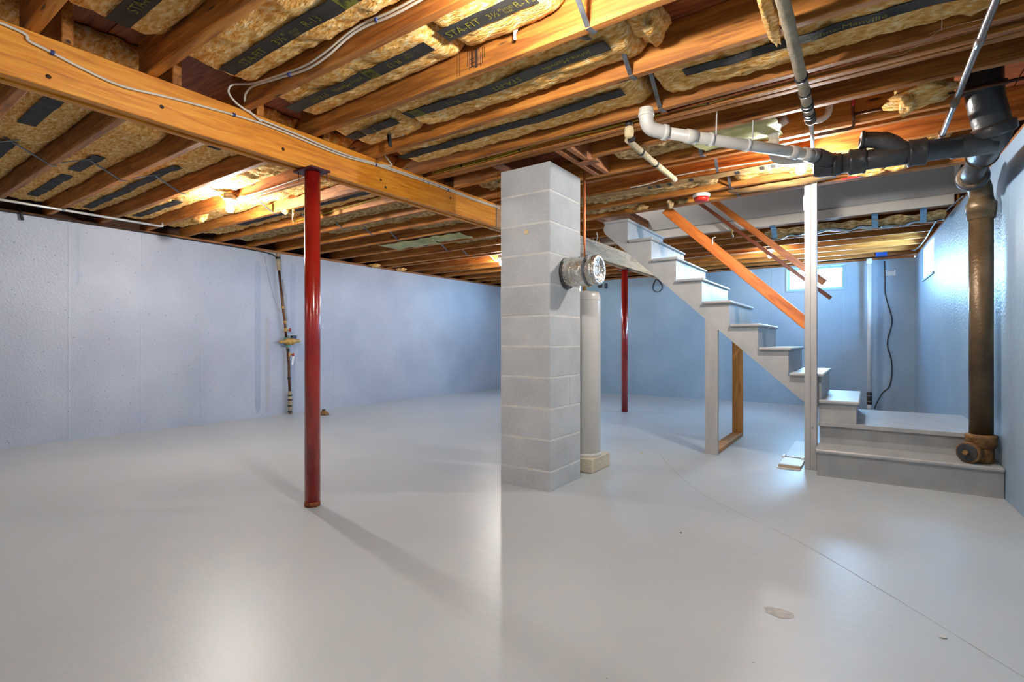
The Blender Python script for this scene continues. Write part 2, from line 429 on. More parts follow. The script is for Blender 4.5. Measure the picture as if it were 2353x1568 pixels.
def window(name, x0, x1, y0, z0, z1):
    e = bpy.data.objects.new(name, None); COL.objects.link(e); e.location = ((x0 + x1) / 2, y0, z0); struct(e)
    t = 0.035
    f = MB()
    f.box((x0, y0 + .05, z0), (x0 + t, y0 + .11, z1)); f.box((x1 - t, y0 + .05, z0), (x1, y0 + .11, z1))
    f.box((x0 + t, y0 + .05, z0), (x1 - t, y0 + .11, z0 + t)); f.box((x0 + t, y0 + .05, z1 - t), (x1 - t, y0 + .11, z1))
    part('window_frame', e, 'window_frame', f)
    part('pane', e, 'window_glass', MB().box((x0 + t, y0 + .078, z0 + t), (x1 - t, y0 + .082, z1 - t)))
    for (a, b) in (((x0 - .015, y0 - .012, z0 - .02), (x1 + .015, y0 + .0, z0)), ((x0 - .015, y0 - .012, z0), (x0, y0, z1)), ((x1, y0 - .012, z0), (x1 + .015, y0, z1))):
        part('casing', e, 'window_frame', MB().box(a, b))
window('window_1', WIN[0][0], WIN[0][1], YF, WZ0, WZ1)
window('window_added', WIN[1][0], WIN[1][1], YF, WZ0, WZ1)  # unseen window added to throw daylight on the far left end
e = bpy.data.objects.new('window_3', None); COL.objects.link(e); e.location = (xr(7.7), 7.7, RW[2]); struct(e)
def rquad(y0, y1, z0, z1, d0, d1): return MB().flat([(xr(y0) + d0, y0), (xr(y0) + d1, y0), (xr(y1) + d1, y1), (xr(y1) + d0, y1)], z0, z1)
for a in ((RW[0], RW[1], RW[2], RW[2] + .03), (RW[0], RW[1], RW[3] - .03, RW[3]), (RW[0], RW[0] + .03, RW[2] + .03, RW[3] - .03), (RW[1] - .03, RW[1], RW[2] + .03, RW[3] - .03)):
    part('window_frame', e, 'window_frame', rquad(*a, .12, .17))
part('pane', e, 'window_glass', rquad(RW[0] + .03, RW[1] - .03, RW[2] + .03, RW[3] - .03, .143, .147))
part('window_sill', e, 'window_frame', rquad(RW[0] - .02, RW[1] + .02, RW[2] - .025, RW[2], -.015, .12))

# daylight portals in the window openings
def portal(loc, rot, sx, sy):
    d = bpy.data.lights.new('portal', 'AREA'); d.shape = 'RECTANGLE'; d.size = sx; d.size_y = sy
    d.cycles.is_portal = True
    o = bpy.data.objects.new('portal', d); COL.objects.link(o); o.location = loc; o.rotation_euler = rot
portal(((WIN[0][0] + WIN[0][1]) / 2, YF + .15, (WZ0 + WZ1) / 2), (-PI / 2, 0, 0), .76, .36)
portal(((WIN[1][0] + WIN[1][1]) / 2, YF + .15, (WZ0 + WZ1) / 2), (-PI / 2, 0, 0), .50, .36)
portal((xr(7.7) + .19, 7.7, (RW[2] + RW[3]) / 2), (PI / 2, 0, PI / 2), .86, .38)

# sill plates and rim boards on top of the walls
struct(obj('trim_1', MB().rbox((XL - .18, YB, ZJ - .035), (XL - .012, YF, ZJ), .004), 'sill_wood'))
struct(obj('trim_2', MB().rbox((XL, YF + .012, ZJ - .035), (xr(YF), YF + .18, ZJ), .004), 'sill_wood'))
struct(obj('trim_3', MB().flat([(xr(YB) + .012, YB), (xr(YB) + .18, YB), (xr(YF) + .18, YF), (xr(YF) + .012, YF)], ZJ - .035, ZJ), 'sill_wood'))
struct(obj('trim_4', MB().box((XL - .2, YB - .2, ZJ), (XL - .15, YF + .2, ZS)), 'dark_wood'))
struct(obj('trim_5', MB().box((XL - .15, YF + .13, ZJ), (xr(YF) + .2, YF + .18, ZS)), 'dark_wood'))
struct(obj('trim_6', MB().flat([(xr(YB) + .15, YB), (xr(YB) + .2, YB), (xr(YF) + .2, YF), (xr(YF) + .15, YF)], ZJ, ZS), 'dark_wood'))
struct(obj('trim_7', MB().box((XL - .15, YB - .2, ZJ), (xr(YB) + .2, YB - .15, ZS)), 'dark_wood'))

# ------------------------------------------------------------------ ceiling: joists, subfloor, bridging
ceil = bpy.data.objects.new('ceiling', None); COL.objects.link(ceil); ceil.location = (0, 0, 0); struct(ceil)
JT = 0.04
JM = {}
def joist(x0, x1, y, z0=ZJ, z1=ZS - .001, mat='joist_wood', name='joist', t=JT):
    """joist along x with its near face at y; equal lengths share one mesh"""
    key = (round(x1 - x0, 3), round(z1 - z0, 3), mat, t)
    if key not in JM:
        h = (z1 - z0) / 2; l = (x1 - x0) / 2
        me = MB().rbox((-l, -t / 2, -h), (l, t / 2, h), .003).mesh(name); me.materials.append(M(mat)); JM[key] = me
    o = bpy.data.objects.new(name, JM[key]); COL.objects.link(o); o.parent = ceil
    o.location = ((x0 + x1) / 2, y + t / 2, (z0 + z1) / 2)
    return o
XBM0, XBM1 = -2.80, -2.69          # the main beam
R0 = -2.80
RJ = [-2.35, -1.935, -1.52, -1.105, -0.69, -0.275, .14, .555, .965, 1.39, 1.80, 2.235, 2.64]
for y in RJ: joist(R0, .75 if y > 1 else .86, y)
joist(R0, .74, 2.755); joist(R0, .74, 2.805)             # doubled joist carried past the chimney
joist(R0, -2.16, 3.06); joist(-1.50, .73, 3.06)
joist(R0, .36, 3.44); joist(R0, .36, 3.53)      # cut back round the drain riser
joist(R0, .72, 3.88); joist(R0, .71, 4.29)
joist(R0, .69, 4.575); joist(R0, .69, 4.618)             # doubled header in front of the stairwell
for y in (5.03, 5.45): joist(R0, -2.24, y)
joist(R0, .66, 5.955); joist(R0, .66, 6.0)
for y in (6.38, 6.78, 7.20, 7.63, 8.06, 8.50, 8.92): joist(R0, .62, y)
LJ = [-2.20, -1.79, -1.38, -.97, -.56, -.155, .25, .66, 1.065, 1.47, 1.88, 2.29, 2.68, 3.06, 3.445, 3.845, 4.245, 4.70, 5.12, 5.54, 5.70, 6.20, 6.66, 7.10, 7.62, 8.04, 8.48, 8.90]
for y in LJ: joist(-6.60, -2.69, y)
# trimmers beside the chimney, and the stairwell trimmer
def ybar(name, x0, x1, y0, y1, z0=ZJ, z1=ZS - .001, mat='block_wood'):
    return part(name, ceil, mat, MB().rbox((x0, y0, z0), (x1, y1, z1), .003))
ybar('trimmer', -1.655, -1.615, 2.85, 3.435); ybar('trimmer', -1.575, -1.535, 2.85, 3.435)
ybar('trimmer', -2.155, -2.115, 2.85, 3.435)
ybar('trimmer', -2.235, -2.195, 4.66, 5.95); ybar('trimmer', -2.19, -2.15, 4.66, 5.95)
ybar('shim', -1.62, -1.48, 3.10, 3.17, ZJ - .012, ZJ - .002)
# subfloor panels
k = 0
for i, x0 in enumerate([-6.66 + 2.44 * j for j in range(4)]):
    for y0 in [-2.8 + 1.22 * j for j in range(10)]:
        x1 = min(x0 + 2.435, 1.0); y1 = min(y0 + 1.215, 9.2)
        segs = [(x0, x1, y0, y1)]
        if x1 > -2.15 and y1 > 4.66 and y0 < 5.95:       # keep the stairwell open
            segs = []
            if x0 < -2.15: segs.append((x0, -2.15, y0, y1))
            if x1 > .62: segs.append((.62, x1, y0, y1)); x1 = .62
            if y0 < 4.66: segs.append((max(x0, -2.15), x1, y0, 4.66))
            if y1 > 5.95: segs.append((max(x0, -2.15), x1, 5.95, y1))
        for (a, b, c, d) in segs:
            if b - a > .02 and d - c > .02:
                part('subfloor_panel', ceil, 'plywood', MB().box((a, c, ZS), (b, d, ZS + .02)))
for a, b in (((-6.7, -2.85, ZS + .021), (-2.15, 9.3, ZS + .04)), ((-2.15, -2.85, ZS + .021), (1.05, 4.66, ZS + .04)), ((-2.15, 5.95, ZS + .021), (1.05, 9.3, ZS + .04)), ((.62, 4.66, ZS + .021), (1.05, 5.95, ZS + .04))):
    part('leak_seal_slab', ceil, 'plywood', MB().box(a, b))  # unseen layer added over the panels to keep sky light from leaking in
# steel cross bridging
def strap(x, ya, yb, x2, up):
    za, zb = (ZS - .02, ZJ + .004) if up else (ZJ + .004, ZS - .02)
    m = MB().bar((x, ya, za), (x2, yb, zb), .020, .004)
    if up: m.bar((x2 - .0, yb, ZJ - .002), (x2 + .01, yb + .045, ZJ - .002), .022, .003)
    part('bridging_strap', ceil, 'steel_strap', m)
XB = -0.895
for a, b in ((.965, 1.39), (1.39, 1.80), (1.80, 2.235), (2.235, 2.64), (3.06, 3.44), (3.53, 3.88), (3.88, 4.29), (4.29, 4.575)):
    strap(XB + .04, a + JT, b, XB, True); 
    if (a, b) in ((3.88, 4.29), (1.80, 2.235), (4.29, 4.575)): strap(XB - .06, a + JT, b, XB - .07, False)
XB = -4.62
for a, b in zip(LJ[6:], LJ[7:]):
    strap(XB + .06, a + JT, b, XB, True); strap(XB + .09, a + JT, b, XB + .10, False)

# ------------------------------------------------------------------ stairwell shaft
sw = struct(obj('wall_stairwell', MB().box((-3.3, 5.925, ZJ + .085), (.75, 5.95, 3.3)), 'apron_paint'))
struct(obj('trim_8', MB().rbox((-3.3, 5.905, ZJ - .005), (.62, 5.93, ZJ + .085), .003), 'trim_paint'))
struct(obj('trim_9', MB().rbox((-3.3, 5.912, ZJ + .098), (.62, 5.926, ZJ + .112), .003), 'apron_paint'))
struct(obj('wall_upper', MB().box((-3.3, 4.62, ZS + .02), (.75, 4.66, 3.3)), 'apron_paint'))
struct(obj('wall_upper_right', MB().box((.62, 4.66, ZS), (.7, 5.925, 3.3)), 'apron_paint'))
struct(obj('wall_upper_left', MB().box((-3.34, 4.62, ZS + .02), (-3.3, 5.95, 3.34)), 'apron_paint'))
struct(obj('trim_10', MB().box((-3.3, 4.6, 3.3), (.75, 5.97, 3.34)), 'apron_paint'))

# ------------------------------------------------------------------ main beam and posts
def beam(y0, y1, mat, label):
    b = thing('support_beam', (-2.745, y0, 1.985), label, 'beam')
    w = (XBM1 - XBM0) / 3
    for i in range(3):
        dz = (0.0, .009, .003)[i]
        part('ply', b, mat, MB().rbox((XBM0 + i * w + .0022, y0, 1.985 + dz), (XBM0 + (i + 1) * w - .0022, y1, ZJ - .001), .003))
    return b
b1 = beam(-2.6, 3.62, 'beam_wood', 'orange-stained timber beam of three plies carrying the joists, in front of the chimney')
beam(3.63, YF, 'pale_beam_wood', 'pale weathered timber beam running from the chimney to the far wall')
for y, z in ((0.62, 2.03), (1.02, 2.06), (1.62, 2.05), (2.32, 2.06), (2.36, 2.02), (3.02, 2.10)):
    part('knot', b1, 'stamp_ink', MB().lathe([(.009, 0), (.006, .0008)], (XBM1 - .0003, y, z), (1, 0, 0), 10))

def post(x, y, label, rusty):
    p = thing('support_post', (x, y, 0), label, 'post', 'red steel posts')
    part('shaft', p, 'red_paint', MB().lathe([(.0445, .03 if rusty else .0), (.0445, 1.972)], (x, y, 0), seg=32))
    if rusty: part('rusted_foot', p, 'rust', MB().lathe([(.045, 0), (.0448, .03)], (x, y, 0), seg=32))
    part('cap_plate', p, 'maroon_steel', MB().rbox((x - .10, y - .065, 1.972), (x + .085, y + .065, 1.984), .002))
    for dx, dy in ((-.07, -.045), (.065, .05)):
        part('bent_nail', p, 'maroon_steel', MB().tube([(x + dx, y + dy, 1.972), (x + dx, y + dy, 1.95), (x + dx + .006, y + dy, 1.925)], .0025, 6))
    return p
post(-2.70, 1.81, 'red steel post standing in the open in front of the chimney', True)
post(-2.785, 6.74, 'thin-looking far red steel post seen between the white tank and the stairs', False)

# ------------------------------------------------------------------ chimney
ch = thing('chimney', (-1.89, 3.07, 0), 'grey concrete-block chimney stack rising from floor to joists in mid-room', 'chimney')
CX0, CX1, CY0, CY1 = -2.085, -1.69, 2.855, 3.280
part('mortar', ch, 'mortar', MB().box((CX0 + .002, CY0 + .002, 0), (CX1 - .002, CY1 - .002, 2.14)))
zc = [0, .127] + [.127 + .2033 * i for i in range(1, 11)]
zc[-1] = 2.146
random.seed(5)
for i in range(len(zc) - 1):
    a, b = zc[i] + (.004 if i else 0), zc[i + 1] - .004
    j = random.uniform(-.0012, .0012)
    if i in (3, ):
        cuts = [(CY0, CY0 + .262), (CY0 + .269, CY1)]
    else: cuts = [(CY0, CY1)]
    for c, d in cuts:
        part('block', ch, 'cmu', MB().rbox((CX0 + j, c + (j if c == CY0 else 0), a), (CX1 + j, d, b), .004))
part('putty_patch', ch, 'foam', MB().lathe([(.018, 0), (.015, .003), (.004, .005)], (-1.872, CY0 - .001, 1.704), (0, -1, 0), 9))

# foil-wrapped flue stub in the right face
fd = thing('flue_duct', (-1.69, 3.06, 1.44), 'crumpled foil-wrapped flue stub sticking out of the block chimney', 'duct')
random.seed(2)
prof = []
for i in range(13):
    t = i / 12
    prof.append((.098 + .004 * math.sin(i * 2.3) - (.006 if i in (9,) else 0), -.005 + .235 * t))
part('duct_wall', fd, 'foil', MB().lathe(prof, (-1.69, 3.075, 1.442), (1, 0, 0), 32))
part('rim', fd, 'foil', MB().lathe([(.070, .222), (.099, .222), (.101, .238), (.094, .246), (.074, .244), (.070, .222)], (-1.69, 3.075, 1.442), (1, 0, 0), 32))
pf = MB()
def crumple(u, v):
    r = .088 * u; a = 2 * PI * v
    y, z = 3.075 + r * math.cos(a), 1.442 + r * math.sin(a)
    return (-1.69 + .238 + .022 * noise.noise((y * 22, z * 22, 3.1)) - .035 * (1 - u) * (1 - u), y, z)
pf.grid(crumple, 7, 28)
part('crumpled_end', fd, 'foil', pf)
part('band', fd, 'steel_strap', MB().lathe([(.1015, .165), (.1035, .168), (.1035, .176), (.1015, .179)], (-1.69, 3.075, 1.442), (1, 0, 0), 32))
part('collar', fd, 'cast_black', MB().lathe([(.1, 0), (.108, .002), (.104, .02)], (-1.69, 3.075, 1.435), (1, 0, 0), 28))

# slim white pressure tank behind the chimney
tk = thing('water_tank', (-1.80, 3.56, .1), 'slim tall white tank standing on a concrete block beside the chimney', 'tank')
part('shell', tk, 'tank', MB().lathe([(.118, .125), (.124, .13), (.124, 1.30), (.121, 1.33), (.112, 1.35), (.02, 1.365)], (-1.80, 3.56, 0), seg=40))
part('base_ring', tk, 'tank', MB().lathe([(.126, .105), (.128, .108), (.128, .128), (.124, .131)], (-1.80, 3.56, 0), seg=40))
part('top_seam', tk, 'tank', MB().lathe([(.1245, 1.285), (.126, 1.288), (.126, 1.294), (.1245, 1.297)], (-1.80, 3.56, 0), seg=40))
v = MB(); v.lathe([(.014, 0), (.014, .05), (.02, .052), (.02, .075), (.012, .078)], (-1.80, 3.56, 1.36), seg=12)
v.lathe([(.012, 0), (.012, .04), (.022, .042), (.022, .06)], (-1.80, 3.56, 1.41), (1, -.3, 0), 12)
part('brass_fitting', tk, 'brass', v)
tag(obj('base_block', MB().rbox((-1.93, 3.42, 0), (-1.665, 3.74, .105), .006), 'cap_block'),
    'rough beige concrete block lying flat under the white tank', 'block')
tag(obj('copper_riser', MB().tube([(-1.672, 3.31, 1.40), (-1.672, 3.31, 1.72), (-1.672, 3.31, 2.12), (-1.672, 3.31, 2.185)], .0095, 10), 'copper'),
    'copper pipe running up the right edge of the block chimney', 'pipe')
tag(obj('pipe_hook', MB().tube(spline([(-1.665, 3.33, 1.70), (-1.62, 3.36, 1.68), (-1.60, 3.37, 1.72), (-1.605, 3.37, 1.76)]), .004, 6), 'cable_grey'),
    'small bent wire hook beside the copper pipe on the chimney', 'hook')
# the stairs and everything below go on in the next part

# ------------------------------------------------------------------ staircase
SY0, SY1 = 4.572, 5.60
st = thing('staircase', (-.6, 4.9, 0), 'grey-painted wooden staircase turning at a low landing and climbing to the left', 'staircase')
tips = [(-.280, .727), (-.502, .928), (-.7235, 1.122), (-.945, 1.322), (-1.168, 1.527), (-1.392, 1.730), (-1.617, 1.932), (-1.846, 2.134)]
RUN = .2245
prof = [(-.41, .497), (-.33, .43), (-.315, .60), (tips[0][0] - .02, tips[0][1] - .026)]
for i, (x, z) in enumerate(tips):
    nx = tips[i + 1][0] if i + 1 < len(tips) else -2.10 + .022
    prof += [(x - .022, z - .026), (nx - .022, z - .026)]
prof = prof[:2] + [(-.302, .53)] + prof[4:]
prof += [(-2.118, 2.06), (-2.095, 2.015)]
part('stringer', st, 'stair_paint', MB().prism(prof, SY0 + .02, SY0 + .055))
part('stringer', st, 'stair_paint', MB().prism(prof, SY1 - .055, SY1 - .02))
for i, (x, z) in enumerate(tips):
    nx = x - RUN - .01 if i + 1 < len(tips) else -2.10
    tr = part('tread', st, 'stair_paint', MB().rbox((nx, SY0 - .012, z - .026), (x, SY1, z), .008))
    z0 = tips[i - 1][1] if i else .523
    part('riser', st, 'stair_paint', MB().box((x - .04, SY0 + .0185, z0), (x - .0195, SY1 - .004, z - .026)))
# landing, lower steps and the box step
def rx(y, d=.004): return xr(y) - d
part('box_step', st, 'stair_paint', MB().box((-.31, SY0 + .012, .357), (-.075, 5.60, .50)))
part('tread', st, 'stair_paint', MB().rbox((-.318, SY0 - .012, .498), (-.053, 5.605, .525), .008))
ld = MB().flat([(-.315, 4.548), (rx(4.5), 4.548), (rx(5.65), 5.65), (-.315, 5.65)], .33, .357)
part('landing', st, 'stair_paint', ld)
part('riser', st, 'stair_paint', MB().flat([(-.305, 4.585), (rx(4.585), 4.585), (rx(4.61), 4.61), (-.305, 4.61)], .0, .33))
part('landing_side', st, 'stair_paint', MB().box((-.305, 4.61, 0), (-.28, 5.64, .33)))
part('landing_back', st, 'stair_paint', MB().flat([(-.305, 5.61), (rx(5.61), 5.61), (rx(5.64), 5.64), (-.305, 5.64)], 0, .33))
part('tread', st, 'stair_paint', MB().rbox((-.318, 4.278, .170), (rx(4.29), 4.588, .197), .008))
part('riser', st, 'stair_paint', MB().flat([(-.308, 4.318), (rx(4.318), 4.318), (rx(4.34), 4.34), (-.308, 4.34)], 0, .17))
part('side_panel', st, 'stair_paint', MB().box((-.308, 4.34, 0), (-.29, 4.585, .17)))

sp = thing('stair_post', (-.36, 4.53, 0), 'tall painted post of two boards at the foot of the stairs', 'post')
part('board', sp, 'post_paint', MB().rbox((-.402, 4.481, 0), (-.363, 4.557, ZJ - .002), .003))
part('board', sp, 'post_paint', MB().rbox((-.361, 4.478, 0), (-.320, 4.557, ZJ - .002), .003))
tag(obj('wire_hook', MB().tube(spline([(-.405, 4.476, 1.975), (-.406, 4.472, 2.07), (-.397, 4.472, 2.08), (-.388, 4.478, 2.06)]), .0025, 6), 'white_plastic'),
    'thin white wire hook hanging on the painted stair post', 'hook')

def rail(parent, mat, p, q, w, t):
    """board built along its own x so that the grain follows it"""
    p = Vector(p); q = Vector(q); l = (q - p).length
    o = obj('rail', MB().rbox((0, -w / 2, -t / 2), (l, w / 2, t / 2), .003), mat)
    o.location = p; o.rotation_euler = (0, math.atan2(p.z - q.z, q.x - p.x), 0)
    attach(o, parent)
hr = thing('handrail', (-.40, 4.56, 1.1), 'wide orange-stained handrail board on the near side of the stairs', 'handrail')
rail(hr, 'rail_wood', (-1.50, 4.5755, 2.165), (-.385, 4.5755, 1.101), .030, .085)
part('bracket', hr, 'white_plastic', MB().bar((-1.09, 4.557, 1.80), (-1.09, 4.557, 1.86), .006, .008, (0, 1, 0)).bar((-1.092, 4.557, 1.855), (-1.067, 4.557, 1.862), .006, .008, (0, 1, 0)))
h2 = thing('handrail', (-.45, 5.55, 1.5), 'thinner orange handrail on the far side of the stairs', 'handrail')
rail(h2, 'rail_wood', (-1.50, 5.56, 2.60), (-.335, 5.56, 1.52), .035, .06)
h3 = thing('handrail', (-.35, 5.60, 1.4), 'dark brown lower rail just under the far orange handrail', 'handrail')
rail(h3, 'dark_rail_wood', (-1.53, 5.64, 2.50), (-.29, 5.64, 1.38), .03, .035)
bk = MB().tube([(-1.16, 5.64, 2.17), (-1.16, 5.66, 2.10), (-1.17, 5.74, 2.08)], .008, 8)
part('bracket', h3, 'brass', bk)

fr = thing('stud_frame', (-1.11, 5.15, 0), 'two-stud wooden frame on a bottom plate propping the stairs', 'frame')
part('stud', fr, 'post_paint', MB().prism([(-1.160, .0), (-1.058, .0), (-1.058, 1.080), (-1.160, 1.172)], 4.594, 4.632))
part('stud', fr, 'stud_wood', MB().prism([(-1.160, .04), (-1.062, .04), (-1.062, 1.083), (-1.160, 1.172)], 5.66, 5.70))
part('bottom_plate', fr, 'stud_wood', MB().rbox((-1.158, 4.638, 0), (-1.062, 5.70, .04), .003))

# length of baseboard radiator cover lying on the floor under the stairs
bh = thing('radiator_cover', (-.49, 4.9, 0), 'dented white baseboard radiator cover lying flat beside the stair post', 'radiator cover')
part('panel', bh, 'heater_white', MB().rbox((-.572, 4.46, .016), (-.42, 4.75, .022), .002))
part('panel', bh, 'heater_white', MB().rbox((-.576, 4.80, .014), (-.43, 5.60, .020), .002))
part('end_lip', bh, 'heater_beige', MB().rbox((-.572, 4.43, .010), (-.425, 4.458, .026), .003))
part('end_lip', bh, 'heater_beige', MB().rbox((-.572, 4.424, .003), (-.425, 4.432, .012), .001))
part('base_channel', bh, 'heater_white', MB().rbox((-.584, 4.412, .0), (-.42, 4.70, .004), .001))
part('bracket', bh, 'heater_white', MB().rbox((-.588, 4.72, .020), (-.562, 4.83, .034), .003))
part('bracket', bh, 'heater_white', MB().rbox((-.450, 4.72, .020), (-.424, 4.83, .034), .003))
part('gap_fill', bh, 'cable_black', MB().box((-.562, 4.752, .001), (-.45, 4.798, .012)))  # black box filling the gap between the two panels

# ------------------------------------------------------------------ cast-iron drain
ci = thing('drain_stack', (.597, 4.43, .197), 'dark cast-iron drain with a horizontal run and a bronze stack down to the step', 'drain pipe')
SX, SYY = .594, 4.425
part('stack_pipe', ci, 'cast_bronze', MB().lathe([(.061, .36), (.061, 1.79)], (SX, SYY, 0), seg=32))
part('base_hub', ci, 'cast_rust', MB().lathe([(.066, .29), (.077, .30), (.079, .35), (.082, .355), (.082, .372), (.066, .378)], (SX, SYY, 0), seg=32))
co = MB().lathe([(.062, .197), (.066, .25), (.064, .30)], (SX, SYY, 0), seg=28)
ax = Vector((-.62, -.78, .02)).normalized()
co.lathe([(.050, .0), (.050, .075), (.066, .08), (.067, .108), (.060, .110)], (SX - .01, SYY - .01, .262), ax, 28)
part('cleanout_tee', ci, 'cast_rust', co)
pl = part('cleanout_plug', ci, 'cast_black', MB().lathe([(.058, .105), (.058, .114), (.054, .116), (.002, .116)], (SX - .01, SYY - .01, .262), ax, 28))
part('plug_nut', pl, 'cast_rust', MB().lathe([(.016, .116), (.018, .118), (.018, .130), (.014, .132)], (SX - .01, SYY - .01, .262), ax, 6))
part('stack_hub', ci, 'cast_bronze', MB().lathe([(.062, 1.755), (.071, 1.762), (.074, 1.80), (.077, 1.80), (.077, 1.86), (.066, 1.872), (.06, 1.90)], (SX, SYY, 0), seg=32))
# quarter bend from the stack to the pipe coming forward along y
ZH = 2.0; RX = .52
el = spline([(SX, SYY, 1.84), (SX, SYY, 1.90), (SX - .010, SYY - .030, 1.955), (SX - .035, SYY - .085, 1.990), (.535, 4.285, ZH), (.525, 4.25, ZH + .001)], 5)
part('quarter_bend', ci, 'cast_bronze', MB().tube(el, .060, 28))
BH = (.537, 4.29, ZH); BA = Vector((-.20, -1, .01)).normalized()
part('bend_hub', ci, 'cast_black', MB().lathe([(.062, .0), (.078, .004), (.084, .012), (.084, .05), (.074, .058), (.068, .06)], BH, BA, 32))
part('bend_joint', ci, 'oakum', MB().lathe([(.076, .056), (.066, .062), (.058, .064)], BH, BA, 32))
part('offset_pipe', ci, 'cast_black', MB().tube([(.53, 4.26, ZH), (RX, 4.15, ZH + .003), (RX, 3.72, ZH + .012)], .057, 28))
part('offset_joint', ci, 'oakum', MB().lathe([(.058, 0), (.072, .01), (.074, .02)], (RX, 3.85, ZH + .01), (0, -1, .02), 30))
# wye, riser and hubs
YW = 3.60; ZW = 2.012
wy = MB().tube(spline([(RX, 3.84, ZH + .010), (RX, 3.72, ZW), (RX + .006, YW + .04, ZW + .006), (RX + .014, YW - .0, ZW + .035), (RX + .014, YW - .012, ZW + .06)], 4), [.068] * 9 + [.072] * 8, 28)
wy.tube([(RX + .02, YW + .01, ZW - .004), (RX - .10, YW - .010, ZW - .006), (RX - .16, YW - .015, ZW - .006)], [.058, .06, .057], 28)
part('wye', ci, 'cast_black', wy)
RO = (RX + .016, YW - .008, ZW + .018); RA = Vector((-.22, -.30, 1)).normalized()
part('riser_hub', ci, 'cast_black', MB().lathe([(.072, .0), (.082, .006), (.092, .015), (.092, .055), (.084, .062), (.07, .064)], RO, RA, 36))
part('riser_joint', ci, 'oakum', MB().lathe([(.084, .060), (.076, .066), (.068, .070)], RO, RA, 36))
part('riser', ci, 'cast_black', MB().tube(spline([Vector(RO) + RA * .06, (RX - .014, YW - .045, 2.15), (RX - .030, YW - .072, 2.21), (RX - .038, YW - .095, 2.27), (RX - .040, YW - .10, 2.36)], 5), .077, 32))
part('riser_rim', ci, 'cast_black', MB().lathe([(.077, 0), (.088, .006), (.088, .03), (.077, .034)], (RX - .034, YW - .085, 2.245), (-.1, -.25, 1), 32))
# horizontal run to the left
XRUN = [(.40, YW - .02), (.16, YW - .045), (-.26, YW - .075)]
def rp(x, z=ZW - .005):
    t = (x - .40) / (-.26 - .40); return (x, YW - .02 - .055 * t, z - .002 * t)
rd = (Vector(rp(-.26)) - Vector(rp(.40))).normalized()
part('run_pipe', ci, 'cast_black', MB().tube([rp(.40), rp(.05), rp(-.14)], .055, 28))
def hub(x, name='run_hub'):
    part(name, ci, 'cast_black', MB().lathe([(.057, 0), (.070, .004), (.073, .012), (.070, .02), (.070, .066), (.073, .072), (.073, .082), (.058, .088)], rp(x), rd, 32))
hub(.262); hub(-.01)
part('band', ci, 'cast_black', MB().lathe([(.06, 0), (.068, .002), (.068, .016), (.06, .018)], rp(-.155), rd, 32))
# cleanout branch rising from the run
cb = MB().tube(spline([rp(.19), (.11, YW - .06, ZW + .05), (.045, YW - .08, ZW + .085), (-.025, YW - .095, ZW + .098)], 4), [.045] * 4 + [.052] * 4 + [.044] * 5, 24)
part('upper_branch', ci, 'cast_black', cb)
part('branch_lip', ci, 'cast_black', MB().lathe([(.04, 0), (.050, .004), (.050, .016), (.034, .018), (.03, .006)], (-.022, YW - .094, ZW + .098), (-1, -.2, .15), 24))
# end of the run takes the plastic drain
e2 = MB().tube([rp(-.13), rp(-.24), rp(-.27)], [.062, .060, .050], 28)
e2.tube([rp(-.16), (-.215, YW - .13, ZW + .02), (-.245, YW - .175, ZW + .03)], [.05, .046, .044], 24)
part('end_fitting', ci, 'cast_black', e2)

# ------------------------------------------------------------------ plastic drain
pv = thing('plastic_drain', (-.6, 3.0, 2.07), 'white plastic drain pipe sloping under the joists from an elbow to the cast iron', 'drain pipe')
PA, PB_ = Vector((-.925, 2.655, 2.085)), Vector((-.262, 3.405, 2.043))
pd = (PB_ - PA).normalized()
PAX = PA + pd * .06
elb = spline([(-.955, 2.60, 2.19), (-.955, 2.60, 2.15), (-.952, 2.607, 2.115), (-.936, 2.635, 2.092), tuple(PAX)], 6)
part('elbow', pv, 'pvc', MB().tube(elb, .036, 24))
part('elbow_rim', pv, 'pvc', MB().lathe([(.036, 0), (.041, .002), (.041, .024), (.036, .026)], PAX - pd * .02, pd, 24))
part('elbow_rim', pv, 'pvc', MB().lathe([(.036, 0), (.041, .002), (.041, .02), (.036, .022)], (-.955, 2.60, 2.148), (0, 0, 1), 24))
part('pipe', pv, 'pvc', MB().tube([PAX, PB_], .0305, 28))
def pcoup(d, l, r=.037):
    c = PA + pd * d
    part('coupling', pv, 'pvc', MB().lathe([(.03, 0), (r, .002), (r, l), (.03, l + .002)], c, pd, 28))
pcoup(.18, .06); pcoup(.84, .05); pcoup(.93, .04, .038)
for d in (.33, .56):
    c = PA + pd * d
    h = MB().lathe([(.032, -.008), (.036, -.008), (.036, .008), (.032, .008)], c, pd, 28)
    h.bar(c + Vector((.030, .0, 0)), c + Vector((.034, -.0, .165)), .014, .004, (1, 0, 0))
    part('hanger', pv, 'white_plastic', h)
part('clamp_nut', pv, 'box_steel', MB().lathe([(.03, 0), (.040, .003), (.040, .03), (.034, .034)], PB_ - pd * .012, pd, 24))

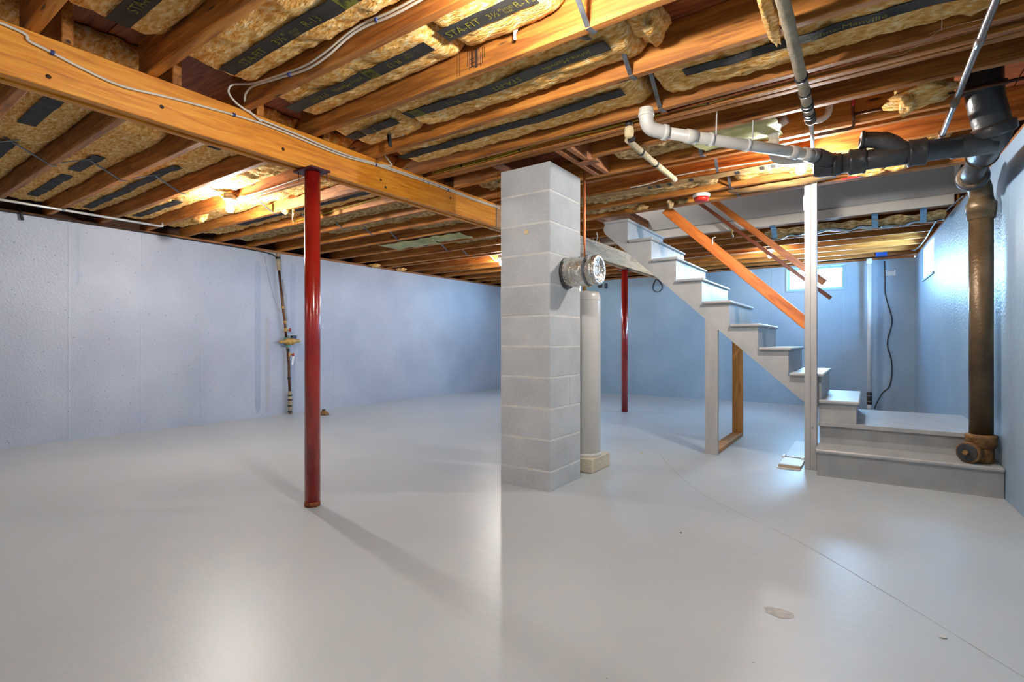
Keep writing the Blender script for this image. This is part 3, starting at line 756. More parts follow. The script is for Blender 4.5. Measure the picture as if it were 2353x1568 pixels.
tr = thing('vertical_drain', (-.47, 3.36, 2.1), 'short white plastic drain dropping from the joist bay behind the sloping drain', 'drain pipe')
part('pipe', tr, 'pvc', MB().tube([(-.462, 3.385, 2.34), (-.462, 3.385, 2.16)], .028, 20))
part('tee', tr, 'pvc', MB().tube([(-.462, 3.385, 2.27), (-.462, 3.385, 2.20)], .034, 20).tube([(-.462, 3.385, 2.25), (-.39, 3.37, 2.275)], .028, 16))
part('trap', tr, 'pvc', MB().tube(spline([(-.462, 3.385, 2.17), (-.462, 3.385, 2.09), (-.43, 3.40, 2.055), (-.36, 3.43, 2.05), (-.30, 3.46, 2.055)]), .029, 20))
ub = thing('drain_trap', (-.21, 3.36, 2.2), 'small white plastic u-bend between two joists behind the wrapped pipe', 'drain trap')
part('bend', ub, 'pvc', MB().tube(spline([(-.29, 3.36, 2.27), (-.27, 3.36, 2.235), (-.23, 3.36, 2.222), (-.19, 3.36, 2.24), (-.178, 3.36, 2.29), (-.178, 3.36, 2.35)]), .017, 16))

# ------------------------------------------------------------------ pipes under the joists
def wrapped(name, pts, r, label, mat, bands, tip=None):
    t = thing(name, pts[0], label, 'pipe')
    P = spline(pts, 14); n = len(P)
    rs = [r * (1 + .10 * noise.noise((i * .7, r * 100, 2.0)) + (.07 if i % 5 == 0 else 0)) for i in range(n)]
    part('wrapping', t, mat, MB().tube(P, rs, 14))
    for b in bands:
        i = min(n - 2, int(b * n)); d = (P[i + 1] - P[i]).normalized()
        part('tape_band', t, 'black_tape', MB().lathe([(r * 1.0, 0), (r * 1.22, .002), (r * 1.22, .018), (r * 1.0, .020)], P[i], d, 14))
    return t
w1 = wrapped('wrapped_pipe', [(-.238, -1.2, 2.14), (-.238, 1.2, 2.138), (-.240, 2.0, 2.135), (-.243, 2.6, 2.132), (-.248, 3.10, 2.125)], .023,
             'long cloth-wrapped pipe running under the joists towards the cast-iron run', 'pale_wrap', (.72, .80, .845, .875, .90, .925, .95))
part('bare_end', w1, 'conduit', MB().tube([(-.248, 3.10, 2.125), (-.258, 3.30, 2.12), (-.27, 3.50, 2.10)], .011, 12))
part('valve', w1, 'oakum', MB().lathe([(.016, 0), (.027, .004), (.028, .05), (.018, .07), (.022, .08), (.014, .10)], (-.247, 3.02, 2.125), (-.02, 1, -.02), 12))
wrapped('wrapped_pipe', [(-1.138, 2.80, 2.135), (-1.136, 3.0, 2.128), (-1.135, 3.3, 2.128), (-1.134, 3.66, 2.13)], .0185,
        'short string-wrapped pipe under the joists right of the chimney', 'wrap', (.33, .62))
pd2 = thing('foam_plug', (-1.10, 2.75, 2.1), 'pale foam lump with a black band beside the string-wrapped pipe', 'foam plug')
part('lump', pd2, 'foam', MB().lathe([(.008, 0), (.024, .01), (.027, .035), (.024, .06), (.010, .068)], (-1.10, 2.725, 2.11), (0, 0, 1), 12))
part('band', pd2, 'black_tape', MB().lathe([(.019, 0), (.021, .002), (.021, .02), (.019, .022)], (-1.10, 2.725, 2.178), (0, 0, 1), 12))
part('elbow_band', pd2, 'black_tape', MB().tube([(-1.12, 2.79, 2.125), (-1.085, 2.745, 2.11)], .016, 10))
gp = thing('steel_pipe', (.35, 2.4, 2.13), 'grey metal pipe crossing under the joists at the right', 'pipe')
part('pipe', gp, 'grey_pipe', MB().tube([(.368, -1.0, 2.14), (.357, 2.36, 2.135), (.345, 3.20, 2.13), (.338, 3.72, 2.125)], .0135, 16))
part('coupling', gp, 'grey_pipe', MB().lathe([(.0138, 0), (.0165, .002), (.0165, .075), (.0138, .077)], (.354, 2.62, 2.134), (-.01, 1, 0), 16))
part('sealed_joint', gp, 'oakum', MB().lathe([(.0138, 0), (.018, .01), (.017, .05), (.019, .09), (.0138, .12)], (.345, 3.18, 2.13), (-.01, 1, -.005), 14))
part('end_elbow', gp, 'dull_copper', MB().tube([(.338, 3.70, 2.125), (.337, 3.735, 2.125), (.336, 3.74, 2.155)], .016, 12))
cp = thing('copper_pipe', (-.9, 2.72, 2.21), 'bright copper pipe running along the doubled joist above the plastic drain', 'pipe')
part('pipe', cp, 'copper', MB().tube([(-.905, 2.728, 2.205), (-.3, 2.722, 2.205), (.66, 2.71, 2.21)], .0085, 12))
part('elbow', cp, 'copper', MB().tube([(-.88, 2.728, 2.205), (-.91, 2.728, 2.205), (-.915, 2.728, 2.215), (-.915, 2.728, 2.25)], .0115, 12))
dc = thing('copper_pipe', (.1, 3.38, 2.2), 'dull copper pipe with a red valve handle in a joist bay at the right', 'pipe')
part('pipe', dc, 'dull_copper', MB().tube([(-.07, 3.385, 2.222), (.2, 3.395, 2.222), (.66, 3.38, 2.222)], .0085, 12))
part('drop', dc, 'dull_copper', MB().tube(spline([(-.07, 3.385, 2.30), (-.07, 3.385, 2.23), (-.068, 3.39, 2.19), (-.075, 3.42, 2.165), (-.13, 3.425, 2.163), (-.24, 3.425, 2.163)]), .0085, 10))
part('valve_handle', dc, 'red_plastic', MB().lathe([(.004, 0), (.009, .004), (.009, .045), (.004, .05)], (-.07, 3.378, 2.265), (0, -.2, 1), 10))
tag(obj('red_pipe', MB().tube([(-.16, 4.48, 2.168), (.04, 4.49, 2.178), (.24, 4.50, 2.185)], .008, 10), 'red_plastic'),
    'short red plastic pipe under the joists above the stair post', 'pipe')
tag(obj('duct_tape_patch', MB().lathe([(.035, 0), (.036, .004), (.02, .008)], (.30, 4.05, 2.185), (0, 0, -1), 12), 'blue_tape'),
    'small blue tape patch under the joists below the cast-iron run', 'tape')

# vertical white pipe in the far corner
vp = thing('corner_pipe', (.012, 8.9, 0), 'thin white vertical pipe in front of the far wall behind the landing', 'pipe')
part('pipe', vp, 'pvc_white', MB().tube([(.012, 8.9, .26), (.012, 8.9, 2.11)], .026, 18))
part('top_collar', vp, 'pvc_white', MB().lathe([(.026, 2.09), (.034, 2.093), (.034, 2.16), (.028, 2.163)], (.012, 8.9, 0), seg=18))
part('rubber_coupling', vp, 'black_tape', MB().lathe([(.027, .08), (.033, .083), (.033, .25), (.027, .256)], (.012, 8.9, 0), seg=18))
for z in (.12, .20): part('clamp', vp, 'steel_strap', MB().lathe([(.0335, z), (.0345, z + .001), (.0345, z + .012), (.0335, z + .013)], (.012, 8.9, 0), seg=18))
part('foot', vp, 'pvc_white', MB().lathe([(.026, 0), (.026, .09)], (.012, 8.9, 0), seg=18))

# ------------------------------------------------------------------ water meter on the left wall
wm = thing('water_meter', (XL + .04, 3.93, 0), 'brass water meter with red-handled valves on a vertical pipe at the left wall', 'water meter')
X = XL + .05
part('upper_pipe', wm, 'dull_copper', MB().tube([(X, 3.80, 1.93), (X, 3.86, 1.40), (X, 3.885, 1.22), (X, 3.905, 1.02)], .016, 12))
part('side_pipe', wm, 'conduit', MB().tube([(X + .02, 3.84, 1.80), (X + .02, 3.90, 1.25)], .007, 10))
part('top_wrap', wm, 'pale_wrap', MB().tube([(X, 3.785, 2.15), (X, 3.79, 2.08), (X, 3.80, 1.92)], [.026, .030, .027], 12))
part('top_clamp', wm, 'cable_black', MB().lathe([(.028, 0), (.031, .002), (.031, .03), (.028, .032)], (X, 3.787, 2.10), (0, .05, -1), 12))
for (y, z) in ((3.853, 1.45), (3.882, 1.255)): part('pipe_clamp', wm, 'brass', MB().lathe([(.016, 0), (.022, .003), (.022, .03), (.016, .033)], (X, y, z), (0, .1, -1), 12))
for (y, z, n) in ((3.895, 1.135, 0), (3.94, .80, 1)):
    body = part('valve', wm, 'brass', MB().lathe([(.014, 0), (.022, .01), (.022, .05), (.014, .06)], (X, y, z + .03), (0, .08, -1), 12).lathe([(.010, -.005), (.010, .05)], (X, y, z), (.3, 1, 0), 10))
    part('valve_handle', body, 'red_plastic', MB().lathe([(.006, .045), (.024, .048), (.026, .055), (.024, .062), (.006, .066)], (X, y, z), (.3, 1, 0), 14))
mt = MB().lathe([(.012, 0), (.020, .01), (.018, .05), (.020, .07), (.034, .09), (.046, .12), (.047, .19), (.034, .215), (.020, .23), (.022, .27), (.014, .30)], (X + .03, 3.79, .975), (0, 1, .04), 18)
part('meter_body', wm, 'brass', mt)
part('meter_cap', wm, 'navy_plastic', MB().rbox((X + .01, 3.955, 1.015), (X + .06, 4.02, 1.06), .004))
part('meter_lid', wm, 'white_plastic', MB().rbox((X + .005, 3.925, 1.062), (X + .065, 4.022, 1.070), .002))
for y, z in ((3.905, 1.035), (3.922, .93)): part('yoke', wm, 'teal_metal', MB().lathe([(.02, 0), (.034, .004), (.034, .02), (.02, .024)], (X, y, z), (0, .1, -1), 14))
part('lower_pipe', wm, 'dull_copper', MB().tube([(X, 3.905, 1.02), (X, 3.925, .86), (X, 3.94, .70), (X, 3.943, .50), (X, 3.955, .30)], .017, 12))
part('joint', wm, 'cable_black', MB().tube([(X, 3.925, .885), (X, 3.929, .845)], .021, 12)); part('joint', wm, 'cable_black', MB().tube([(X, 3.943, .50), (X, 3.944, .47)], .022, 12))
part('tag', wm, 'white_plastic', MB().bar((X + .03, 3.99, .78), (X + .03, 3.97, .66), .003, .028, (0, 1, 0)))
part('foot_wrap', wm, 'pale_wrap', MB().tube([(X, 3.955, .31), (X, 3.96, .12), (X, 3.965, .0)], [.024, .027, .025], 12))
for z in (.24, .18, .10, .02): part('tape_band', wm, 'black_tape', MB().lathe([(.025, 0), (.029, .002), (.029, .022), (.025, .024)], (X, 3.957, z), (0, 0, 1), 12))
fc = thing('capped_fitting', (-5.95, 4.17, 0), 'rusty capped fitting lying on the floor behind the near red post', 'pipe fitting')
part('body', fc, 'cast_rust', MB().lathe([(.062, 0), (.068, .012), (.062, .03), (.05, .036), (.03, .045), (.03, .055)], (-5.97, 4.17, 0), seg=16))
part('plug', fc, 'oakum', MB().lathe([(.022, .055), (.024, .058), (.022, .075)], (-5.97, 4.17, 0), seg=6))
part('flange', fc, 'cast_rust', MB().rbox((-6.06, 4.13, 0), (-5.88, 4.2, .018), .006))
tag(obj('meter_wire', MB().tube(spline([(XL + .015, 3.62, 2.10), (XL + .015, 3.66, 1.9), (XL + .015, 3.75, 1.55), (XL + .02, 3.82, 1.40), (XL + .03, 3.86, 1.36)]), .003, 6), 'cable_grey'),
    'thin slack wire hanging on the left wall above the water meter', 'wire')

# conduit along the top of the left wall
em = thing('conduit', (-6.30, .9, 2.2), 'thin pale metal conduit running along the top of the left wall', 'conduit')
part('tube', em, 'conduit', MB().tube([(-6.02, -2.0, 2.175), (-6.02, 1.07, 2.175), (-6.02, 2.27, 2.172)], .0115, 12))
part('end_bend', em, 'conduit', MB().tube([(-6.02, 2.25, 2.172), (-6.02, 2.285, 2.174), (-6.02, 2.288, 2.21)], .0115, 10))
for y in (1.49, -.1): part('strap', em, 'steel_strap', MB().lathe([(.0115, -.012), (.0145, -.011), (.0145, .011), (.0115, .012)], (-6.02, y, 2.174), (0, 1, 0), 12))

# ------------------------------------------------------------------ fibreglass batts in the joist bays
def batt(label, x0, x1, y0, y1, zb, seed, mat='batt', amp=.014, strips=(), sag=0.0, step=.026, fray=.03):
    """a batt with a lumpy underside; strips: (xa, xb, y offset, width, [(text, x, flip)], [patch x])"""
    t = thing('insulation_batt', ((x0 + x1) / 2, (y0 + y1) / 2, zb), label, 'insulation', 'fibreglass batts between the joists')
    yc = (y0 + y1) / 2; hw = (y1 - y0) / 2
    def zf(x, y):
        v = min(1.0, abs(y - yc) / hw)
        edge = .040 * v ** 5
        z = zb + edge - sag * math.sin(PI * min(1, max(0, (x - x0) / (x1 - x0)))) * (1 - v * v)
        z += amp * noise.noise((x * 4.0 + seed, y * 9.0, seed * 1.7)) + amp * .8 * noise.noise((x * 15.0 + seed, y * 22.0, seed * 2.1))
        z += amp * .5 * noise.noise((x * 38, y * 50.0 + seed, seed * .7))
        e = min(x - x0, x1 - x) / .06
        if e < 1: z += .05 * (1 - e) ** 2
        for sp_ in strips:
            if sp_[0] - .03 < x < sp_[1] + .03 and abs(y - yc - sp_[2]) < sp_[3] / 2 + .026: z = max(z, soft(x, y) + .003)
        return min(z, ZS - .01)
    def soft(x, y):
        return zb - .009 - sag * math.sin(PI * min(1, max(0, (x - x0) / (x1 - x0)))) + .007 * noise.noise((x * 3 + seed, y * 3, 4.4)) + amp * .5 * noise.noise((x * 9 + seed, 2.2, seed))
    nx = max(6, int((x1 - x0) / step)); ny = max(8, int((y1 - y0) / .022))
    def lower(u, v):
        y = y0 + (y1 - y0) * v
        xa = x0 + fray * noise.noise((y * 14, seed, 1.3)); xb = x1 + fray * noise.noise((y * 14, seed, 5.3))
        x = xa + (xb - xa) * u
        return (x, y, zf(x, y))
    def upper(u, v):
        a = lower(u, v); return (a[0], a[1], max(a[2] + .01, ZS - .006))
    m = MB().grid(lower, nx, ny)
    w = ny + 1; top = MB().grid(upper, nx, ny); n0 = len(m.v)
    m.add(top.v, top.f, True)
    for i in range(nx):
        for j in (0, ny):
            a, b = i * w + j, (i + 1) * w + j
            m.f.append((a, b, b + n0, a + n0)); m.sm.append(True)
    for j in range(ny):
        for i in (0, nx):
            a, b = i * w + j, i * w + j + 1
            m.f.append((a, b, b + n0, a + n0)); m.sm.append(True)
    part('wool', t, mat, m)
    for (xa, xb, dy, wd, texts, patches) in strips:
        wob = lambda x: .006 * noise.noise((x * 3.0, seed, 9.0)) + .003 * noise.noise((x * 11.0, seed, 2.0))
        sm_ = MB()
        def sf(u, v, xa=xa, xb=xb, dy=dy, wd=wd, wob=wob):
            x = xa + (xb - xa) * u; y = yc + dy + wob(x) + (v - .5) * wd
            return (x, y, soft(x, y) - .0015)
        sf2 = lambda u, v: (lambda p: (p[0], p[1], p[2] + .002))(sf(u, v))
        k = max(4, int((xb - xa) / .03))
        sm_.grid(sf, k, 4); n1 = len(sm_.v); g2 = MB().grid(sf2, k, 4); sm_.add(g2.v, g2.f, True)
        s = part('facing_strip', t, 'strip', sm_)
        for px in patches:
            part('printed_patch', s, 'patch_print', MB().grid(lambda u, v, px=px: (lambda x, y: (x, y, soft(x, y) - .0025))(px + .075 * u, yc + dy + wob(px) + (v - .5) * wd * .98), 4, 4))
            texts = list(texts) + [(T5, px + .012, False, .045)]
        for (tx, xs, flip, size) in texts:
            me = text_mesh(tx, size)
            for vtx in me.vertices:
                a, b = vtx.co.x, vtx.co.y - size * .35
                x = xs - a if flip else xs + a
                y = yc + dy + wob(xs) + (b if flip else -b)
                vtx.co = (x, y, soft(x, y) - .0045)
            me.materials.clear(); me.materials.append(M('strip' if tx == T5 else 'print'))
            obj('lettering', None, None, s, me)
    return t

T1 = 'STA-FIT'; T2 = '3\u00bd"'; T3 = 'R-13'; T4 = 'Johns-Manville'; T5 = 'JM'
def line(x, flip=False, thick=True):
    s = -1 if flip else 1
    return [(T1, x, flip, .055), (T2, x + s * .27, flip, .055), ('STUD\nTHK.', x + s * .38, flip, .022), (T3, x + s * .48, flip, .055)]
def logo(x, flip=False):
    s = -1 if flip else 1
    return [(T4, x, flip, .045)]
batt('fibreglass batt above the left end of the orange beam, in the corner of the view', -2.66, .85, .185, .55, 2.285, 3)
batt('fibreglass batt with black printed strip, first full bay at upper left', -2.56, .80, .60, .96, 2.270, 7,
     strips=[(-2.50, .6, .01, .082, line(-2.36) + logo(-1.5), [-1.6])])
batt('fibreglass batt with black printed strip, bay left of the joist with white cables', -2.58, .78, 1.01, 1.385, 2.262, 11,
     strips=[(-2.50, .6, .02, .074, line(-2.36) + logo(-1.55), [-1.65])])
batt('fibreglass batt with black strip ending in a flap, bay right of the white cables', -2.62, -1.50, 1.435, 1.795, 2.255, 15,
     strips=[(-2.60, -1.56, .0, .072, [('STA-FIT', -2.28, True, .042)] + [(T4, -2.00, True, .040), (T3, -1.74, True, .045), ('STUD\nTHK.', -1.66, True, .02)], [-1.98])])
batt('short fibreglass batt with yellow-printed black strip beside the bulb at the top edge', -1.485, -.98, 1.435, 1.795, 2.262, 19,
     strips=[(-1.47, -1.02, -.01, .078, [(T1, -1.45, False, .052), (T2, -1.24, False, .045), ('STUD\nTHK.', -1.165, False, .02), (T3, -1.11, False, .05)], [])])
batt('small fibreglass batt by the beam with torn black strip pieces', -2.66, -2.16, 1.85, 2.23, 2.235, 23, amp=.018,
     strips=[(-2.62, -2.50, -.03, .07, [], []), (-2.48, -2.40, -.03, .066, [], []), (-2.39, -2.20, -.035, .068, [], [])])
batt('sagging fibreglass batt with wavy black strip ending at the steel straps', -2.14, -.80, 1.845, 2.23, 2.232, 27, amp=.018, sag=.012,
     strips=[(-2.10, -.90, -.04, .078, [(T3, -1.72, True, .045), ('STUD\nTHK.', -1.60, True, .02), (T1, -1.34, True, .05), (T4, -.98, True, .042)], [-2.06])])
batt('long fibreglass batt bulging below its joist, left of the steel straps', -2.62, -.92, 2.28, 2.635, 2.222, 31, amp=.018, sag=.008,
     strips=[(-2.58, -1.0, -.055, .07, [(T1, -2.0, True, .04)], [])])
batt('fibreglass batt bulging below its joist, right of the steel straps', -.86, .66, 2.28, 2.635, 2.222, 35, amp=.020, sag=.006,
     strips=[(-.70, .6, -.06, .066, [(T4, -.2, False, .045)], [])])
batt('dirty insulation scrap lying between joists right of the chimney', -1.44, -.76, 3.105, 3.43, 2.225, 39, 'old_batt', .02)
batt('dirty insulation filling the bay behind the smoke detector, left of the straps', -2.6, -.95, 3.925, 4.285, 2.215, 43, 'old_batt', .02)
batt('insulation scrap in the bay above the stair post', -.86, .42, 3.925, 4.285, 2.21, 47, 'batt', .022)
batt('thin torn insulation strip beside the stairwell header', -2.3, -1.72, 4.335, 4.57, 2.215, 51, 'old_batt', .024)
batt('thin insulation strip with printed edge over the stair post', -.45, .40, 4.335, 4.57, 2.215, 53, 'batt', .02)
# left of the beam
lx0, lx1 = -6.42, -2.84
batt('fibreglass batt in the nearest bay left of the beam, cut by the photo edge', lx0, lx1, .295, .655, 2.29, 61, strips=[(-6.0, -2.95, .0, .085, [], [])])
batt('fibreglass batt with broken black strip, bay under the left photo edge', lx0, lx1, .705, 1.06, 2.285, 63,
     strips=[(-4.15, -2.95, -.03, .085, [(T4, -3.6, False, .05)], []), (-5.9, -4.6, -.02, .085, [], [])])
batt('fibreglass batt ending short of the beam with bare boards beside it', lx0, -3.72, 1.11, 1.465, 2.282, 65, amp=.018,
     strips=[(-4.95, -4.42, .0, .075, [], []), (-6.10, -5.15, .01, .075, [], [])])
batt('fibreglass batt with torn facing left of the lit bulb bay', lx0, -2.95, 1.515, 1.875, 2.280, 67, amp=.018,
     strips=[(-3.62, -3.18, -.02, .075, [], []), (-5.1, -4.2, .0, .07, [], []), (-6.2, -5.12, .015, .07, [], [])])
batt('brightly lit fibreglass batt right above the left bulb', lx0, -2.92, 1.925, 2.285, 2.275, 69, amp=.024,
     strips=[(-6.2, -5.2, .01, .07, [], [])])
batt('fibreglass batt behind the top of the near red post', lx0, -2.92, 2.335, 2.675, 2.262, 71, amp=.022)
batt('fibreglass batt with dark strip just right of the near red post', lx0, -2.95, 2.725, 3.055, 2.248, 73, amp=.018, strips=[(-5.6, -3.05, -.03, .075, [], [])])
batt('dull brown insulation with wires in the bay behind the near post', lx0, -2.98, 3.105, 3.44, 2.235, 75, 'old_batt', .018)
batt('dull brown insulation remnant one bay further behind the near post', -5.2, -2.98, 3.49, 3.84, 2.25, 77, 'old_batt', .02)
batt('dull insulation remnant below the beam near the chimney', -4.3, -3.0, 3.89, 4.24, 2.25, 79, 'old_batt', .02)
batt('grey insulation remnant above the far left lamp', -4.4, -3.0, 4.75, 5.11, 2.25, 81, 'old_batt', .02)
batt('grey insulation on the far side of the chimney', -2.62, -2.26, 3.11, 3.43, 2.235, 83, 'old_batt', .025)
batt('matted insulation in the bay by the far wall', -6.3, -2.9, 8.52, 8.895, 2.235, 85, 'old_batt', .02)

def clump(name, c, size, seed, mat, label, cat, flat=1.0):
    bm = bmesh.new(); bmesh.ops.create_icosphere(bm, subdivisions=3, radius=1.0)
    for v in bm.verts:
        p = v.co.copy(); d = 1 + .45 * noise.noise(p * 1.6 + Vector((seed, 0, 0))) + .28 * noise.noise(p * 4.5 + Vector((0, seed, 0))) + .15 * noise.noise(p * 11 + Vector((0, seed, 3)))
        v.co = Vector((c[0] + p.x * size[0] * d, c[1] + p.y * size[1] * d, c[2] + p.z * size[2] * d))
    bm.verts.index_update()
    m = MB().add([v.co[:] for v in bm.verts], [[v.index for v in f.verts] for f in bm.faces], True); bm.free()
    return tag(obj(name, m, mat), label, cat)
clump('insulation_tuft', (-.74, 2.05, 2.285), (.06, .15, .05), 4, 'batt', 'folded insulation end hanging by the steel strap at upper centre', 'insulation')
clump('insulation_tuft', (.21, 3.27, 2.205), (.13, .13, .035), 8, 'batt', 'torn bright insulation tuft beside the big cast-iron bend', 'insulation')
clump('insulation_tuft', (.16, 3.25, 2.165), (.035, .10, .04), 12, 'batt', 'ragged insulation flap hanging left of the big cast-iron bend', 'insulation')
clump('insulation_tuft', (-.300, 2.08, 2.172), (.024, .20, .03), 15, 'batt', 'insulation scrap wedged beside the long wrapped pipe', 'insulation')
clump('insulation_tuft', (.02, 4.38, 2.165), (.10, .05, .025), 18, 'batt', 'loose insulation shred above the stair post, right of the bulb', 'insulation')
clump('insulation_tuft', (.17, 4.38, 2.175), (.07, .05, .03), 19, 'batt', 'loose insulation shred under the cast-iron run near the right wall', 'insulation')
clump('insulation_tuft', (-1.42, 4.45, 2.175), (.035, .03, .035), 21, 'old_batt', 'white fuzzy tuft hanging left of the smoke detector', 'insulation')
clump('insulation_tuft', (-1.32, 4.45, 2.185), (.05, .03, .022), 22, 'old_batt', 'dusty fringe of insulation close to the smoke detector', 'insulation')
clump('insulation_tuft', (-1.68, 4.44, 2.175), (.06, .03, .025), 23, 'old_batt', 'dusty fringe of insulation near the top of the stairs', 'insulation')
clump('insulation_tuft', (-4.42, 2.69, 2.175), (.05, .03, .025), 25, 'batt', 'shred of insulation drooping right of the left bulb', 'insulation')
clump('insulation_tuft', (-4.30, 2.69, 2.125), (.013, .013, .07), 26, 'batt', 'thin droplet-shaped tuft hanging right of the left bulb', 'insulation')
clump('insulation_tuft', (-5.30, 2.33, 2.16), (.14, .03, .04), 28, 'batt', 'ragged insulation edge hanging left of the left bulb', 'insulation')
clump('insulation_tuft', (-6.40, 5.4, 2.185), (.09, .08, .03), 31, 'batt', 'small insulation tuft on top of the left wall, nearer one', 'insulation')
clump('insulation_tuft', (-6.40, 5.95, 2.185), (.09, .08, .03), 32, 'batt', 'small insulation tuft on top of the left wall, farther one', 'insulation')
clump('insulation_tuft', (-2.28, 3.20, 2.19), (.05, .06, .05), 33, 'old_batt', 'dark ragged insulation lump left of the chimney top', 'insulation')

# hanging facing sheets
def sheet(name, x0, x1, y0, y1, z, seed, mat, label, cat, amp=.02, jag=.05, sag=.02):
    def f(u, v):
        y = y0 + (y1 - y0) * v; x = x0 + (x1 - x0) * u
        x += jag * noise.noise((y * 9, seed, u * 2)); y += jag * .6 * noise.noise((x * 9, seed, v * 2))
        return (x, y, z - sag * math.sin(PI * u) * math.sin(PI * v) + amp * noise.noise((x * 6, y * 7, seed)))
    m = MB().grid(f, 34, 12); n0 = len(m.v); g = MB().grid(lambda u, v: (lambda p: (p[0], p[1], p[2] + .004))(f(u, v)), 34, 12)
    m.add(g.v, g.f, True)
    return tag(obj(name, m, mat), label, cat)
sheet('facing_sheet', -5.05, -4.30, 4.32, 4.66, 2.185, 3, 'green_sheet', 'torn greenish insulation sheet hanging left of the far beam', 'sheet')
sheet('facing_sheet', -4.26, -3.72, 4.30, 4.58, 2.180, 9, 'green_sheet', 'greenish insulation sheet piece next to the beam', 'sheet')
sheet('facing_sheet', -.88, -.42, 3.11, 3.42, 2.20, 14, 'green_sheet', 'pale yellow-green insulation sheet behind the plastic drain hangers', 'sheet')
kr = thing('kraft_strip', (-1.4, 3.9, 2.18), 'torn brown paper strip with black marks along a joist above the stairs', 'paper strip')
def kf(u, v):
    x = -2.05 + 1.75 * u; y = 3.868 + .065 * v + .012 * noise.noise((x * 9, 1, v)); return (x, y, 2.183 - .006 * noise.noise((x * 5, y * 5, 2)) - .012 * v)
m = MB().grid(kf, 60, 3); n0 = len(m.v); g = MB().grid(lambda u, v: (lambda p: (p[0], p[1], p[2] + .003))(kf(u, v)), 60, 3); m.add(g.v, g.f, True)
part('paper', kr, 'kraft', m)
for x in (-1.42, -1.35, -1.26, -1.10, -.78, -.62, -.55):
    part('printed_mark', kr, 'black_tape', MB().grid(lambda u, v: (lambda p: (p[0], p[1], p[2] - .0015))(kf((x + .03 * u + 2.05) / 1.75, .15 + .7 * v)), 2, 2))

# plastic-wrapped insulation taped up behind the stairwell
pb = thing('wrapped_insulation', (-.1, 6.2, 2.1), 'grey plastic-wrapped insulation sagging behind the stairwell trim', 'insulation')
def pf_(u, v):
    x = -.92 + 1.50 * u; y = 6.045 + .33 * v
    z = 2.165 - .07 * math.sin(PI * v) * (.6 + .5 * noise.noise((x * 4.5, 7, 0))) + .03 * noise.noise((x * 9, y * 12, 2)) - .03 * abs(noise.noise((x * 3, 1, 8)))
    return (x, y, z)
m = MB().grid(pf_, 70, 16); g = MB().grid(lambda u, v: (lambda p: (p[0], p[1], ZS - .08))(pf_(u, v)), 70, 16); m.add(g.v, g.f, True)
part('wool', pb, 'old_batt', m)
def pf2(u, v):
    p = pf_(u, .45 + .55 * v); return (p[0], p[1] + .01 * noise.noise((p[0] * 20, v * 4, 1)), p[2] - .004 - .025 * abs(noise.noise((p[0] * 7, p[1] * 9, 5))))
m = MB().grid(pf2, 90, 12); g = MB().grid(lambda u, v: (lambda p: (p[0], p[1], p[2] + .003))(pf2(u, v)), 90, 12); m.add(g.v, g.f, True)
part('plastic_film', pb, 'poly_sheet', m)
for i, (x, lab) in enumerate(((-.83, 'pale blue tape strip holding the plastic wrap, left of the stair post'), (.045, 'pale blue tape strip holding the plastic wrap, right of the stair post'), (.41, 'pale blue tape strip holding the plastic wrap nearest the right wall'))):
    tag(obj('tape_strip', MB().bar((x, 5.95, 2.186), (x + .004, 6.02, 2.182), .05, .002).bar((x + .004, 6.02, 2.182), (x + .008, 6.12, 2.085), .05, .003, (0, 1, 0)), 'pale_blue_tape'),
        lab, 'tape', 'tape strips on the plastic wrap')
tag(obj('tape_strip', MB().box((.085, 8.895, 2.196), (.215, 8.919, 2.262)).box((.08, 8.893, 2.183), (.22, 8.955, 2.189)), 'blue_tape'), 'bright blue tape piece on the last joist above the far wall', 'tape')

# ------------------------------------------------------------------ cables
def cable(name, runs, mat, label, clips=(), clipmat='clip_blue', cat='cable', r=.0055):
    t = thing(name, runs[0][0], label, cat)
    for pts in runs: part('run', t, mat, MB().tube(spline(pts, 6), r, 7))
    for (p, d) in clips: part('staple', t, clipmat, MB().lathe([(r, -.006), (r * 1.9, -.0055), (r * 1.9, .0055), (r, .006)], p, d, 8))
    return t
bx = XBM1 + .0065
c1 = [(bx, -1.0, 2.16), (bx, .2, 2.17), (bx, .52, 2.168), (bx, .56, 2.142), (bx, .62, 2.130), (bx, .72, 2.108), (bx, .86, 2.090), (bx, 1.07, 2.115), (bx, 1.35, 2.140), (bx, 1.58, 2.146), (bx, 1.98, 2.128), (bx, 2.30, 2.146), (bx, 2.83, 2.153), (bx, 3.30, 2.148), (bx, 3.66, 2.156)]
c2 = [(bx + .004, 1.49, 2.155), (bx + .004, 1.42, 2.19), (bx + .03, 1.385, 2.235), (bx + .09, 1.378, 2.262), (-2.52, 1.378, 2.262), (-2.35, 1.378, 2.240), (-2.11, 1.378, 2.212), (-1.95, 1.378, 2.222), (-1.80, 1.378, 2.256), (-1.69, 1.378, 2.262), (-1.48, 1.378, 2.248), (-1.1, 1.378, 2.26), (-.92, 1.372, 2.235)]
c3 = [(bx + .004, 1.45, 2.175), (bx + .006, 1.36, 2.20), (bx + .008, 1.315, 2.24), (bx + .02, 1.325, 2.28), (bx + .05, 1.37, 2.295), (-2.55, 1.374, 2.275), (-2.35, 1.374, 2.250), (-2.11, 1.374, 2.228), (-1.95, 1.374, 2.240), (-1.80, 1.374, 2.268), (-1.69, 1.374, 2.274), (-1.48, 1.374, 2.262), (-1.0, 1.374, 2.27)]
c4 = [(bx + .004, 1.46, 2.165), (bx, 1.70, 2.158), (bx, 2.0, 2.142), (bx, 2.35, 2.158), (bx, 2.85, 2.166), (bx, 3.30, 2.158), (bx, 3.66, 2.166)]
c5 = [(bx + .002, 2.32, 2.160), (bx + .005, 2.40, 2.175), (bx + .005, 2.38, 2.205), (bx + .01, 2.34, 2.225)]
